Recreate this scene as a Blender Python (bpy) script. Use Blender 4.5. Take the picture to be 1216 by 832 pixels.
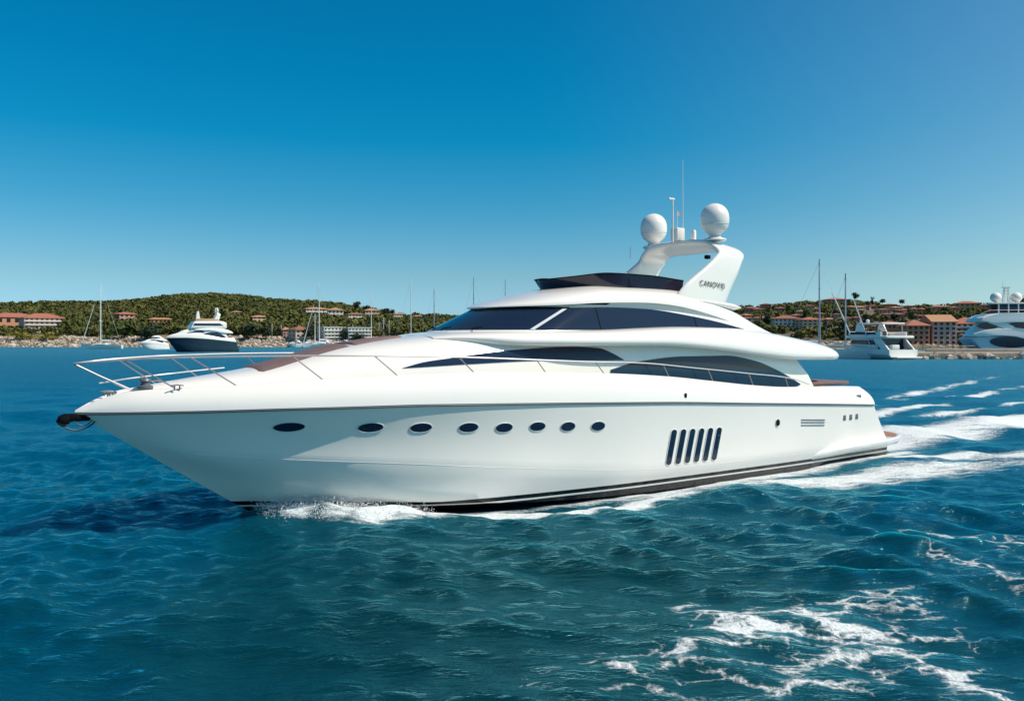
import bpy, bmesh, math, random
import numpy as np
random.seed(7); RNG = np.random.default_rng(7)
sc = bpy.context.scene
for o in list(bpy.data.objects): bpy.data.objects.remove(o)

# ---------------------------------------------------------------- camera, sky, sun, exposure
FOC, HX, HY, CAMH = 1000.0, 608.0, 400.0, 4.0          # focal length and horizon of the photograph, in its pixels
cam_d = bpy.data.cameras.new('camera'); cam = bpy.data.objects.new('camera', cam_d); sc.collection.objects.link(cam)
cam.location = (0, 0, CAMH); cam.rotation_euler = (math.radians(90), 0, 0)
cam_d.sensor_width = 36; cam_d.lens = FOC / 1216 * 36; cam_d.shift_y = -16 / 1216
cam_d.clip_start = .1; cam_d.clip_end = 20000
sc.camera = cam
SUN_EL, SUN_AZ = math.radians(50), math.radians(76)    # azimuth: from straight behind the camera towards the right
sdir = (math.cos(SUN_EL) * math.sin(SUN_AZ), -math.cos(SUN_EL) * math.cos(SUN_AZ), math.sin(SUN_EL))
w = bpy.data.worlds.new('World'); sc.world = w; w.use_nodes = True
nt = w.node_tree; nt.nodes.clear()
wo = nt.nodes.new('ShaderNodeOutputWorld'); bg = nt.nodes.new('ShaderNodeBackground')
sky = nt.nodes.new('ShaderNodeTexSky'); sky.sky_type = 'NISHITA'; sky.sun_disc = False
sky.sun_elevation = SUN_EL; sky.sun_rotation = math.atan2(sdir[0], sdir[1])
sky.air_density = 1.0; sky.dust_density = .3; sky.ozone_density = 1.0; sky.altitude = 0
tcw = nt.nodes.new('ShaderNodeTexCoord'); spw = nt.nodes.new('ShaderNodeSeparateXYZ'); nt.links.new(tcw.outputs['Generated'], spw.inputs[0])
rmp = nt.nodes.new('ShaderNodeValToRGB'); nt.links.new(spw.outputs[2], rmp.inputs[0])      # colour balance of the clear sky by height above the horizon
TN = [(0, (.54, .98, 1.62)), (.02, (.54, .95, 1.52)), (.07, (.49, .84, 1.07)), (.148, (.20, .80, 1.03)), (.224, (.02, .785, 1.07)), (.30, (.005, .785, 1.10)), (.40, (.01, .78, 1.09)), (.60, (.50, .78, .92)), (1.0, (.78, .85, .86))]
while len(rmp.color_ramp.elements) < len(TN): rmp.color_ramp.elements.new(.5)
for e_, (p_, c_) in zip(rmp.color_ramp.elements, TN): e_.position = p_; e_.color = tuple(v / 1.7 for v in c_) + (1,)
tint = nt.nodes.new('ShaderNodeVectorMath'); tint.operation = 'MULTIPLY'; nt.links.new(sky.outputs[0], tint.inputs[0])
sside = nt.nodes.new('ShaderNodeMapRange'); nt.links.new(spw.outputs[0], sside.inputs[0]); sside.interpolation_type = 'SMOOTHSTEP'; sside.inputs[1].default_value = .0; sside.inputs[2].default_value = 1.15
smx = nt.nodes.new('ShaderNodeMix'); smx.data_type = 'RGBA'; nt.links.new(sside.outputs[0], smx.inputs[0]); nt.links.new(rmp.outputs[0], smx.inputs[6]); smx.inputs[7].default_value = (.60, .72, .69, 1)
nt.links.new(smx.outputs[2], tint.inputs[1])
tsc = nt.nodes.new('ShaderNodeVectorMath'); tsc.operation = 'SCALE'; tsc.inputs['Scale'].default_value = 1.7; nt.links.new(tint.outputs[0], tsc.inputs[0])
nt.links.new(tsc.outputs[0], bg.inputs[0]); bg.inputs[1].default_value = .095
nt.links.new(bg.outputs[0], wo.inputs[0])
sl = bpy.data.lights.new('sun', 'SUN'); sun = bpy.data.objects.new('sun', sl); sc.collection.objects.link(sun)
sl.energy = 5.0; sl.angle = math.radians(.5); sl.color = (1, .92, .79)
from mathutils import Vector
sun.rotation_euler = Vector(sdir).to_track_quat('Z', 'Y').to_euler()
vs = sc.view_settings; vs.view_transform = 'Standard'; vs.look = 'None'; vs.gamma = 1; vs.use_curve_mapping = False; vs.exposure = 0.03

# ---------------------------------------------------------------- helpers
def new_mat(name): 
    m = bpy.data.materials.new(name); m.use_nodes = True
    n = m.node_tree; b = n.nodes['Principled BSDF']; return m, n, b
def mat(name, col, rough=.5, metal=0, var=.08, scale=3.0, coat=0, spec=.5, bump=0):
    m, n, b = new_mat(name)
    tc = n.nodes.new('ShaderNodeTexCoord'); nz = n.nodes.new('ShaderNodeTexNoise'); nz.inputs['Scale'].default_value = scale; nz.inputs['Detail'].default_value = 4
    n.links.new(tc.outputs['Object'], nz.inputs['Vector'])
    mx = n.nodes.new('ShaderNodeMix'); mx.data_type = 'RGBA'
    mx.inputs[6].default_value = tuple(c * (1 - var) for c in col) + (1,); mx.inputs[7].default_value = tuple(min(1, c * (1 + var)) for c in col) + (1,)
    n.links.new(nz.outputs[0], mx.inputs[0]); n.links.new(mx.outputs[2], b.inputs['Base Color'])
    b.inputs['Roughness'].default_value = rough; b.inputs['Metallic'].default_value = metal
    b.inputs['Coat Weight'].default_value = coat; b.inputs['Coat Roughness'].default_value = .06; b.inputs['Specular IOR Level'].default_value = spec
    if bump:
        bp = n.nodes.new('ShaderNodeBump'); bp.inputs['Strength'].default_value = bump; bp.inputs['Distance'].default_value = .1
        n.links.new(nz.outputs[0], bp.inputs['Height']); n.links.new(bp.outputs[0], b.inputs['Normal'])
    return m
M = dict(
    white=mat('gelcoat_white', (.82, .785, .74), .22, var=.012, scale=.8, coat=.5),
    offwhite=mat('painted_white', (.76, .73, .69), .4, var=.03),
    hullshade=mat('gelcoat_grey', (.55, .57, .6), .3, var=.03),
    glass=mat('dark_glass', (.007, .017, .040), .04, var=.1, spec=.5), tint=mat('tinted_glass', (.010, .024, .054), .06, var=.1, spec=.35),
    smoke=mat('smoked_acrylic', (.016, .014, .030), .07, var=.1, spec=.5),
    black=mat('black_rubber', (.004, .005, .007), .75, var=.2, spec=.08),
    seal=mat('grey_seal', (.10, .11, .12), .4, var=.1),
    steel=mat('polished_steel', (.72, .69, .66), .34, .65, var=.04),
    brown=mat('brown_cushion', (.15, .095, .095), .75, var=.18, scale=6, bump=.1),
    teak=mat('teak_planks', (.33, .15, .085), .6, var=.25, scale=9),
    navy=mat('navy_gelcoat', (.008, .014, .03), .15, var=.1, coat=.5),
    letter=mat('lettering_grey', (.12, .12, .12), .5, var=.1),
    red=mat('flag_faded', (.45, .30, .30), .7),
    rope=mat('chain_dark', (.008, .009, .012), .5, var=.3, scale=30),
    canvas=mat('sail_cover', (.6, .62, .66), .8, var=.06),
    alu=mat('mast_aluminium', (.74, .73, .70), .5, .0, var=.05),
    bronzemast=mat('mast_grey', (.22, .26, .32), .5, .2, var=.05),
)
M['stan'] = mat('brushed_steel', (.36, .31, .29), .35, .7, var=.05)
def tag(o, label=None, cat=None, group=None, kind=None):
    if label: o['label'] = label
    if cat: o['category'] = cat
    if group: o['group'] = group
    if kind: o['kind'] = kind
    return o
def empty(name, loc, rz=0, **k):
    o = bpy.data.objects.new(name, None); sc.collection.objects.link(o); o.location = loc; o.rotation_euler = (0, 0, rz); o.empty_display_size = .2
    return tag(o, **k)
def obj(name, V, F, m, parent=None, smooth=True, ang=35, fix=True):
    me = bpy.data.meshes.new(name); me.from_pydata([tuple(map(float, v)) for v in V], [], [tuple(map(int, q)) for q in F]); me.validate()
    if fix:
        bm = bmesh.new(); bm.from_mesh(me); bmesh.ops.remove_doubles(bm, verts=bm.verts, dist=1e-5); bmesh.ops.recalc_face_normals(bm, faces=bm.faces); bm.to_mesh(me); bm.free()
    me.materials.append(m)
    if smooth: me.shade_smooth(); me.set_sharp_from_angle(angle=math.radians(ang))
    o = bpy.data.objects.new(name, me); sc.collection.objects.link(o); o.parent = parent
    return o
class MB:
    def __init__(s): s.V = []; s.F = []
    def add(s, V, F):
        n = len(s.V); s.V += [tuple(v) for v in V]; s.F += [tuple(i + n for i in q) for q in F]; return s
    def grid(s, rows, closed=False, caps=False, skip=()):
        rows = [np.asarray(r, float) for r in rows]; k = len(rows[0]); V = np.concatenate(rows); F = []
        for i in range(len(rows) - 1):
            if i in skip: continue
            for j in range(k if closed else k - 1):
                a = i * k + j; b = i * k + (j + 1) % k; F.append((a, b, b + k, a + k))
        if caps: F.append(tuple(range(k))[::-1]); F.append(tuple((len(rows) - 1) * k + j for j in range(k)))
        return s.add(V, F)
    def tube(s, pts, r=.02, n=8, caps=True):
        P = np.asarray(pts, float); T = np.gradient(P, axis=0); T /= np.linalg.norm(T, axis=1)[:, None] + 1e-9
        rr = np.broadcast_to(np.asarray(r, float), (len(P),)); rows = []
        up = np.array([0, 0, 1.]) if abs(T[0][2]) < .9 else np.array([1., 0, 0])
        for p, t, q in zip(P, T, rr):
            a = np.cross(t, up); 
            if np.linalg.norm(a) < 1e-3: a = np.cross(t, [1, .1, 0])
            a /= np.linalg.norm(a); b = np.cross(t, a); up = -b if False else up
            rows.append([p + q * (a * math.cos(2 * math.pi * k / n) + b * math.sin(2 * math.pi * k / n)) for k in range(n)])
        return s.grid(rows, closed=True, caps=caps)
    def lathe(s, prof, c=(0, 0, 0), n=24):
        rows = [[(c[0] + r * math.cos(2 * math.pi * k / n), c[1] + r * math.sin(2 * math.pi * k / n), c[2] + z) for k in range(n)] for r, z in prof]
        return s.grid(rows, closed=True, caps=True)
    def box(s, c, d, bev=0, rz=0):
        bm = bmesh.new(); bmesh.ops.create_cube(bm, size=1)
        for v in bm.verts: v.co = (v.co.x * d[0], v.co.y * d[1], v.co.z * d[2])
        if bev: bmesh.ops.bevel(bm, geom=list(bm.edges), offset=min(bev, min(d) * .45), segments=2, affect='EDGES', profile=.5)
        bm.verts.index_update(); cr, sr = math.cos(rz), math.sin(rz)
        V = [(c[0] + v.co.x * cr - v.co.y * sr, c[1] + v.co.x * sr + v.co.y * cr, c[2] + v.co.z) for v in bm.verts]; F = [[v.index for v in q.verts] for q in bm.faces]; bm.free()
        return s.add(V, F)
    def prism(s, prof, y0, y1, bev=0):       # outline in (x,z) pushed through y
        n = len(prof); bm = bmesh.new()
        a = [bm.verts.new((p[0], y0, p[1])) for p in prof]; b = [bm.verts.new((p[0], y1, p[1])) for p in prof]
        bm.faces.new(a); bm.faces.new(b[::-1])
        for i in range(n): bm.faces.new((a[i], b[i], b[(i + 1) % n], a[(i + 1) % n]))
        if bev: bmesh.ops.bevel(bm, geom=list(bm.edges), offset=bev, segments=3, affect='EDGES', profile=.5)
        bm.verts.index_update(); V = [tuple(v.co) for v in bm.verts]; F = [[v.index for v in q.verts] for q in bm.faces]; bm.free()
        return s.add(V, F)
    def build(s, name, m, parent=None, fn=None, **k):
        V = s.V if fn is None else fn(np.asarray(s.V, float))
        return obj(name, V, s.F, m, parent, **k)
def pchip(xs, ys, sm=.35):
    xs = np.asarray(xs, float); ys = np.asarray(ys, float); h = np.diff(xs); d = np.diff(ys) / h
    m = np.zeros_like(xs); m[0] = d[0]; m[-1] = d[-1]
    for i in range(1, len(xs) - 1):
        if d[i - 1] * d[i] > 0:
            w1, w2 = 2 * h[i] + h[i - 1], h[i] + 2 * h[i - 1]; m[i] = (w1 + w2) / (w1 / d[i - 1] + w2 / d[i])
    def f(x):
        x = np.clip(np.asarray(x, float), xs[0], xs[-1]); i = np.clip(np.searchsorted(xs, x) - 1, 0, len(h) - 1); t = (x - xs[i]) / h[i]
        return ys[i] * (2 * t**3 - 3 * t**2 + 1) + h[i] * m[i] * (t**3 - 2 * t**2 + t) + ys[i + 1] * (-2 * t**3 + 3 * t**2) + h[i] * m[i + 1] * (t**3 - t**2)
    if not sm: return f
    g = np.linspace(xs[0], xs[-1], 1200); v = f(g); k = int(sm / (g[1] - g[0])); 
    ker = np.hanning(2 * k + 3); ker /= ker.sum(); 
    pad = np.concatenate([2 * v[0] - v[k + 1:0:-1], v, 2 * v[-1] - v[-2:-k - 3:-1]]); v2 = np.convolve(pad, ker, 'valid')
    return lambda x: np.interp(x, g, v2)
def px(u, v, Y): return ((u - HX) / FOC * Y, Y, CAMH + (HY - v) / FOC * Y)     # a place in the world seen at this pixel, Y metres away

# ---------------------------------------------------------------- hull form of the motor yacht: x aft of the bow tip, y to port, z above the water
yR = pchip([0, .5, 1, 2, 3, 4, 6, 8, 10, 13, 16, 19, 22, 24.5], [0, .38, .70, 1.22, 1.65, 2.0, 2.5, 2.8, 2.95, 3.05, 3.05, 3.0, 2.86, 2.65], .25)
zR = pchip([0, 2, 4, 6, 8, 10, 12, 14, 17, 20, 24], [2.46, 2.48, 2.50, 2.50, 2.46, 2.40, 2.33, 2.25, 2.09, 1.93, 1.70])
yK = pchip([1.03, 2, 3, 4, 6, 8, 10, 13, 18, 25.5], [0, .62, 1.12, 1.54, 2.16, 2.56, 2.78, 2.93, 2.93, 2.6], .25)
zK = pchip([1.03, 2.2, 3.74, 6.28, 8.5, 12.3, 14, 20, 25.5], [1.755, 1.55, 1.40, 1.18, .95, .58, .48, .40, .38])
yC = pchip([2.2, 3, 4, 6, 8, 10, 13, 18, 26], [0, .48, 1.06, 1.82, 2.29, 2.53, 2.71, 2.74, 2.5], .25)
zC = pchip([2.2, 3.8, 5.6, 7.2, 10, 14, 26], [.955, .78, .47, .22, -.02, -.12, -.12])
zG = pchip([0, .44, .91, 1.6, 2.8, 4.5, 6.1, 7.9, 9.87, 11.7, 13.9, 15.7, 17.4, 19, 20.5, 22, 23.3], [2.50, 2.72, 2.86, 2.92, 2.97, 3.07, 3.13, 3.17, 3.13, 3.06, 2.92, 2.74, 2.57, 2.46, 2.42, 2.38, 2.32], .2)
def yG(x): return yR(x) * np.interp(x, [0, 1, 2.5, 5, 9, 24], [.55, .72, .84, .90, .935, .935])
def zDeck(x): return zG(x) - np.interp(x, [0, 4, 8, 24], [.03, .05, .34, .36])
def hull_rows(port=1):
    s = np.linspace(0, 1, 120) ** 1.5; rows = []
    def row(x0, ze, fy, fz):
        xe = 23.72 + (1.72 - max(ze, .55)) * .86; x = x0 + (xe - x0) * s; return np.stack([x, fy(x), fz(x)], 1)
    keel = row(4.3, -.6, lambda x: 0 * x, lambda x: np.interp(x, [3.6, 4.3, 5.2, 8, 26], [0, -.45, -.8, -1.0, -.8]))
    C = row(2.2, -.12, yC, zC); K = row(1.03, .38, yK, zK); R = row(0, 1.70, yR, zR)
    rows += [keel, C, C.copy()]
    for v in (.33, .66): rows.append(C + (K - C) * v)
    rows += [K, K.copy()]
    bf = np.interp(R[:, 0], [0, 3, 9, 12], [0, .10, .06, .02])
    for v in np.linspace(0, 1, 9)[1:]:
        q = K + (R - K) * v; q[:, 1] -= bf * math.sin(math.pi * v); rows.append(q)
    if port < 0:
        for r in rows: r[:, 1] *= -1
    return rows
from mathutils.bvhtree import BVHTree
_hr = np.array(hull_rows(1)); _k = _hr.shape[1]
HBVH = BVHTree.FromPolygons([tuple(map(float, v)) for v in _hr.reshape(-1, 3)], [(i * _k + j, i * _k + j + 1, (i + 1) * _k + j + 1, (i + 1) * _k + j) for i in range(len(_hr) - 1) if i not in (1, 5) for j in range(_k - 1)])
def hull_y1(x, z):
    h_ = HBVH.ray_cast(Vector((float(x), 6.0, float(z))), Vector((0, -1, 0)))[0]
    return h_.y if h_ else float(yR(x))
hull_y = np.vectorize(hull_y1)
# deckhouse (main deck), brow, wheelhouse, roof
dW = pchip([1.0, 1.3, 2, 3.5, 5, 6.5, 7.7, 9.3, 11, 13, 15, 17, 19, 20.4], [.0, .25, .60, 1.1, 1.5, 1.82, 2.02, 2.15, 2.24, 2.35, 2.48, 2.5, 2.46, 2.40])
dT = pchip([1.0, 2.03, 3.48, 5.63, 7.44, 8.37, 9.5, 12, 16, 19, 20.4], [2.93, 3.09, 3.30, 3.80, 4.02, 4.11, 4.15, 4.15, 3.98, 3.72, 3.5])
dN = lambda x: np.interp(x, [1, 4, 8, 12, 20], [2.0, 2.2, 3.2, 5.0, 8.0])
def house_y(x, z):
    zb = zDeck(x) - .05; f = np.clip((z - zb) / (dT(x) - zb), 0, .9999); n = dN(x); return dW(x) * (1 - f**n) ** (1 / n)
def house_z(x, y):
    zb = zDeck(x) - .05; n = dN(x); return zb + (dT(x) - zb) * (1 - np.clip(np.abs(y) / dW(x), 0, 1) ** n) ** (1 / n)
bO = pchip([7.6, 8.2, 9, 9.6, 11, 13, 16, 20, 21.6, 22.4, 22.8, 23.0], [1.2, 1.62, 2.06, 2.28, 2.56, 2.72, 2.78, 2.78, 2.66, 2.3, 1.8, 1.1], .15)
bB = pchip([7.6, 8.2, 9.6, 13.8, 16, 18, 19.7, 23.0], [3.93, 3.88, 3.77, 3.75, 3.62, 3.42, 3.29, 3.24])
bT = pchip([7.6, 8.2, 10, 12, 13.5, 15.2, 17, 18.3, 19.4, 20.2, 21.4, 22.3, 23.0], [4.03, 4.10, 4.17, 4.19, 4.24, 4.29, 4.27, 4.2, 4.08, 3.97, 3.80, 3.62, 3.42], .2)
WA, WM = 2.6, 2.2
def wxf(z): return 8.42 + (z - 4.15) / .63 * 1.38
def wys(z): return 2.12 - (z - 4.15) * .38
def wh_phi(phi, z):      # front of the wheelhouse: phi 0 = centre line, pi/2 = where the sides start
    xi = 1 - np.abs(np.cos(phi)) ** (2 / WM); eta = np.abs(np.sin(phi)) ** (2 / WM) * np.sign(np.sin(phi)); return wxf(z) + WA * xi, wys(z) * eta
def wh_y(x, z):
    xi = np.clip((x - wxf(z)) / WA, 0, 1); return wys(z) * (1 - (1 - xi) ** WM) ** (1 / WM) * np.interp(x, [14, 20.5], [1, .97])
rB = pchip([9.62, 11, 12.3, 14, 15, 16.5, 17.6, 18.7, 19.5, 20.3], [4.77, 4.83, 4.91, 4.95, 4.90, 4.67, 4.42, 4.18, 4.02, 3.88])
rT = pchip([9.62, 10.0, 10.54, 11.2, 11.86, 12.9, 15.4, 16.4, 17.36, 18.05, 18.9, 19.5, 20.3], [4.80, 4.93, 5.06, 5.22, 5.34, 5.48, 5.50, 5.42, 5.18, 4.95, 4.52, 4.24, 3.94], .2)
def rW(x):
    xi = np.clip((x - 9.62) / 2.75, 0, 1); return (1.98 * (1 - (1 - xi) ** 2.2) ** (1 / 2.2) + .001) * np.interp(x, [15, 20.3], [1, .98])
gB = pchip([9.9, 12, 13.5, 15.2, 18], [4.185, 4.19, 4.25, 4.30, 4.22]); gT = pchip([10.3, 11.5, 12.9, 14, 15.8, 17, 18], [4.735, 4.765, 4.80, 4.78, 4.60, 4.42, 4.225])

def make_shell(parent, fn, hullmat, main=True):
    """hull, decks and houses of a motor yacht; fn maps the form above into the yacht's own frame (a scale for the far one)"""
    P = []
    b = MB(); pr, sr = hull_rows(1), hull_rows(-1); sk = (1, 5)
    b.grid(pr, skip=sk); b.grid(sr, skip=sk)
    endp = [r[-1] for r in pr]; ends = [r[-1] for r in sr]; b.grid([endp, ends])
    b.build('hull', hullmat, parent, fn, ang=50)
    b = MB(); xs = np.linspace(0, 1, 110) ** 1.3
    for sg in (1, -1):
        rows = []
        for v in list(np.linspace(0, 1, 10)):
            x = xs * (23.74 - .62 * v ** 1.8); yr, zr, yg, zg = yR(x), zR(x), yG(x), zG(x)
            y = yr + .035 + (yg - yr - .035) * (.25 * v + .75 * v ** 2.4); z = zr + .02 + (zg - zr - .02) * v
            y = np.minimum(y, yr + .035); y[0] *= .3
            rows.append(np.stack([x, sg * y, z], 1))
        x = xs * 23.1; w_ = np.minimum(.14, yG(x) * .6)
        for k, (dy, dz) in enumerate(((.25, .022), (.6, .022), (.95, 0), (1.0, None))):
            z = zG(x) + (dz if dz is not None else 0)
            if dz is None: z = zDeck(x) - .02
            rows.append(np.stack([x, sg * (yG(x) - w_ * dy), z], 1))
        b.grid(rows)
    bul = b.build('bulwark', M['white'], parent, fn, ang=40)
    b = MB(); x = np.linspace(.15, 23.0, 90); rows = []
    for t in np.linspace(-1, 1, 13):
        yy = (yG(x) - .1) * t; rows.append(np.stack([x, yy, zDeck(x) + .03 * (1 - t * t)], 1))
    b.grid(rows); b.build('deck', M['white'], parent, fn)
    b = MB(); v = np.linspace(0, 1, 6)                      # stern wall between the two sides
    rows = [[(23.72 - .62 * t**1.8, y, float(zR(23.7)) + (2.30 - float(zR(23.7))) * t) for y in (-2.55, -1, 0, 1, 2.55)] for t in v]
    rows.append([(22.6, y, 2.30) for y in (-2.5, -1, 0, 1, 2.5)]); b.grid(rows); b.build('transom', M['white'], parent, fn)
    b = MB(); x = np.concatenate([np.linspace(1.0, 2.5, 14)[:-1], np.linspace(2.5, 20.4, 70)]); A = np.linspace(0, math.pi, 41); rows = []
    for xi in x:
        n = dN(xi); zb = zDeck(xi) - .05; ww, zt = dW(xi), dT(xi)
        y = ww * np.sign(np.cos(A)) * np.abs(np.cos(A)) ** (2 / n); z = zb + (zt - zb) * np.abs(np.sin(A)) ** (2 / n)
        X = np.full_like(z, xi)
        if xi > 18: X = 18 + (xi - 18) * (np.interp(z, [2.2, 2.55, 2.8, 3.1, 3.3], [21.2, 21.0, 20.6, 20.25, 20.12]) - 18) / 2.4
        rows.append(np.stack([X, y, z], 1))
    b.grid(rows); b.add(rows[-1], [tuple(range(41))]); house = b.build('deckhouse', M['white'], parent, fn, ang=45)
    b = MB(); x = np.concatenate([np.linspace(7.6, 20.5, 60)[:-1], np.linspace(20.5, 23.0, 26)]); rows = []
    for xi in x:
        yo, zb, zt = float(bO(xi)), float(bB(xi)), float(bT(xi)); e = min(.72, yo * .6); r = min(.12, (zt - zb) * .4)
        half = [(0, zb + .01), (yo * .6, zb + .01), (yo - .22, zb), (yo - .08, zb + .012), (yo - .02, zb + r * .5), (yo, zb + r)]
        for a in np.linspace(0, math.pi / 2, 12)[1:]:
            half.append((yo - e + e * math.cos(a) ** (2 / 2.1), zb + r + (zt - zb - r) * math.sin(a) ** (2 / 2.1)))
        half.append((0, zt + .02)); ring = [(xi, y, z) for y, z in half] + [(xi, -y, z) for y, z in half[-2:0:-1]]
        rows.append(ring)
    b.grid(rows, closed=True, caps=True); b.build('upper_deck_brow', M['white'], parent, fn, ang=40)
    b = MB(); rows = []
    for v in np.linspace(0, 1, 9):
        rr = []
        for sgn in (1, -1):
            side = []
            for ph in np.linspace(0, math.pi / 2, 22):
                z = 4.0 + (4.86 - 4.0) * v; X, Y = wh_phi(ph, z); z = 4.0 + (min(4.86, float(rB(max(9.62, X))) + .04) - 4.0) * v; side.append((X, sgn * Y, z))
            for X in np.linspace(12.9, 19.6, 30):
                z = 4.0 + (float(rB(X)) + .04 - 4.0) * v; side.append((X, sgn * float(wh_y(X, z)) * .995, z))
            rr.append(side)
        rows.append(rr[1][::-1] + rr[0][1:])
    b.grid(rows); b.build('wheelhouse', M['white'], parent, fn, ang=40)
    b = MB(); x = np.concatenate([9.62 + 1.2 * np.linspace(0, 1, 18)[:-1] ** 2, np.linspace(10.82, 20.3, 60)]); rows = []
    A = np.linspace(0, math.pi, 37)
    for xi in x:
        ww, zb, zt = float(rW(xi)), float(rB(xi)), float(rT(xi)); n = np.interp(xi, [9.6, 12, 20], [2.1, 2.5, 2.5])
        y = ww * np.sign(np.cos(A)) * np.abs(np.cos(A)) ** (2 / n); z = zb + (zt - zb) * np.abs(np.sin(A)) ** (2 / n)
        ring = [(xi, ww * .9, zb - .012)] + [(xi, p, q) for p, q in zip(y, z)] + [(xi, -ww * .9, zb - .012)]
        rows.append(ring)
    b.grid(rows, closed=True, caps=True); b.build('roof', M['white'], parent, fn, ang=40)
    # glass
    def wind(name, ph0, ph1, v0, v1, m, off=.012):
        b = MB(); rows = []
        for v in np.linspace(v0, v1, 8):
            r = []
            for ph in np.linspace(ph0, ph1, 40):
                z = 4.19 + .575 * v; X, Y = wh_phi(ph, z); r.append((X - off * math.cos(ph), Y + off * math.sin(ph), z))
            rows.append(r)
        b.grid(rows); return b.build(name, m, parent, fn)
    D = math.pi / 180; PH = 67 * D
    wind('windshield', -PH + 1.4 * D, PH - 1.4 * D, 0, .95, M['glass'])
    wind('visor_shade_strip', -PH + 1.4 * D, PH + 2 * D, .95, 1.03, M['black'], .016)  # black strip standing in for the shade under the roof visor
    for sg in (1, -1):
        wind('windshield_pillar', sg * (PH - 1.4 * D), sg * (PH + 1.6 * D), 0, .96, M['steel'] if not main else M['hullshade'], .02)
        b = MB(); rows = []
        for v in np.linspace(0, 1, 8):
            z0 = 4.19 + .55 * v; xp = wh_phi(PH + 1.6 * D, z0)[0]; r = []
            for t in np.linspace(0, 1, 60):
                X = xp + (17.98 - xp) * t; z = float(gB(X)) + (float(gT(X)) - float(gB(X))) * v; r.append((X, sg * (float(wh_y(X, z)) + .012), z))
            rows.append(r)
        b.grid(rows); sw = b.build('side_window', M['glass'], parent, fn)
        if main:
            for X in (12.15, 15.85):
                b = MB(); b.grid([[(X + dx, sg * (float(wh_y(X, z)) + .017), z) for z in np.linspace(float(gB(X)) + .005, float(gT(X)) - .005, 6)] for dx in (-.018, .018)])
                b.build('window_mullion', M['black'], sw, fn)
        b = MB(); xs_ = np.linspace(6.46, 12.77, 70); zt = pchip([6.46, 7.0, 7.71, 9.33, 11.09, 11.99, 12.4, 12.77], [3.29, 3.42, 3.51, 3.68, 3.75, 3.71, 3.57, 3.39], .08); zb = pchip([6.46, 8.2, 10.1, 12.25, 12.77], [3.285, 3.36, 3.41, 3.385, 3.385], .1)
        b.grid([[(X, sg * (float(house_y(X, z)) + .014), z) for X in xs_ for z in [float(zb(X)) + (float(zt(X)) - float(zb(X))) * v]] for v in np.linspace(0, 1, 8)])
        b.build('saloon_window', M['tint'], parent, fn)
        b = MB(); zt = pchip([12.3, 13.18, 14.92, 16.57, 17.86, 18.95, 19.74, 20.3], [3.14, 3.33, 3.46, 3.46, 3.30, 2.99, 2.70, 2.47], .15)
        xs_ = np.linspace(12.3, 20.3, 80)
        b.grid([[(X, sg * (float(house_y(X, z)) + .014), z) for X in xs_ for z in [2.35 + min(X - 12.3, 1) * 0 + (float(zt(X)) - 2.35) * v]] for v in np.linspace(.0, 1, 9)])
        b.build('saloon_window', M['tint'], parent, fn)
    return bul

# hull paint: white with a black boot top and a white pin stripe
mh, n, b = new_mat('hull_paint'); L = n.links.new
def N(t, **k):
    q = n.nodes.new(t)
    for a, v in k.items(): setattr(q, a, v)
    return q
tc = N('ShaderNodeTexCoord'); sp = N('ShaderNodeSeparateXYZ'); L(tc.outputs['Object'], sp.inputs[0])
mr = N('ShaderNodeMapRange'); L(sp.outputs[0], mr.inputs[0]); mr.inputs[1].default_value = -8.5; mr.inputs[2].default_value = -5; mr.inputs[3].default_value = .13; mr.inputs[4].default_value = 0
zz = N('ShaderNodeMath', operation='SUBTRACT'); L(sp.outputs[2], zz.inputs[0]); L(mr.outputs[0], zz.inputs[1])
cr = N('ShaderNodeValToRGB'); cr.color_ramp.interpolation = 'CONSTANT'; mr2 = N('ShaderNodeMapRange'); mr2.inputs[1].default_value = -1; mr2.inputs[2].default_value = 1; L(zz.outputs[0], mr2.inputs[0]); L(mr2.outputs[0], cr.inputs[0])
el = cr.color_ramp.elements; BK = (.003, .004, .006, 1); WH = (.81, .775, .73, 1)
el[0].position = 0; el[0].color = BK; el[1].position = .53; el[1].color = WH
e = el.new(.553); e.color = BK; e = el.new(.605); e.color = WH
nz = N('ShaderNodeTexNoise'); nz.inputs['Scale'].default_value = 1.2; L(tc.outputs['Object'], nz.inputs[0])
mx = N('ShaderNodeMix', data_type='RGBA', blend_type='MULTIPLY'); mx.inputs[0].default_value = 1; L(cr.outputs[0], mx.inputs[6])
c2 = N('ShaderNodeMapRange'); L(nz.outputs[0], c2.inputs[0]); c2.inputs[3].default_value = .97; c2.inputs[4].default_value = 1.0; L(c2.outputs[0], mx.inputs[7])
L(mx.outputs[2], b.inputs['Base Color']); b.inputs['Roughness'].default_value = .2; b.inputs['Specular IOR Level'].default_value = .25; b.inputs['Coat Weight'].default_value = .5; b.inputs['Coat Roughness'].default_value = .04
M['hull'] = mh

# ---------------------------------------------------------------- the yacht under way
BX, BY, TH = -8.8145, 16.9836, math.radians(35)
ct, st = math.cos(TH), math.sin(TH); X0 = 12.0
def b2w(x, y, z=0): return (BX + x * ct + y * st, BY + x * st - y * ct, z)
yacht = empty('motor_yacht', b2w(X0, 0), TH, label='large white motor yacht under way in the foreground, two domes on its arch', cat='yacht')
def YF(V): V = np.array(V, float); V[:, 0] -= X0; V[:, 1] *= -1; return V
bul = make_shell(yacht, YF, M['hull'])
def yp(name, mb, m, parent=yacht, **k): return mb.build(name, m, parent, YF, **k)
# rub rail
for sg in (1, -1):
    x = np.linspace(0, 1, 120) ** 1.3 * 23.72
    yp('rub_rail', MB().tube(np.stack([x, sg * (yR(x) + .012), zR(x) - .012], 1), .024, 8), M['seal'])
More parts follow.
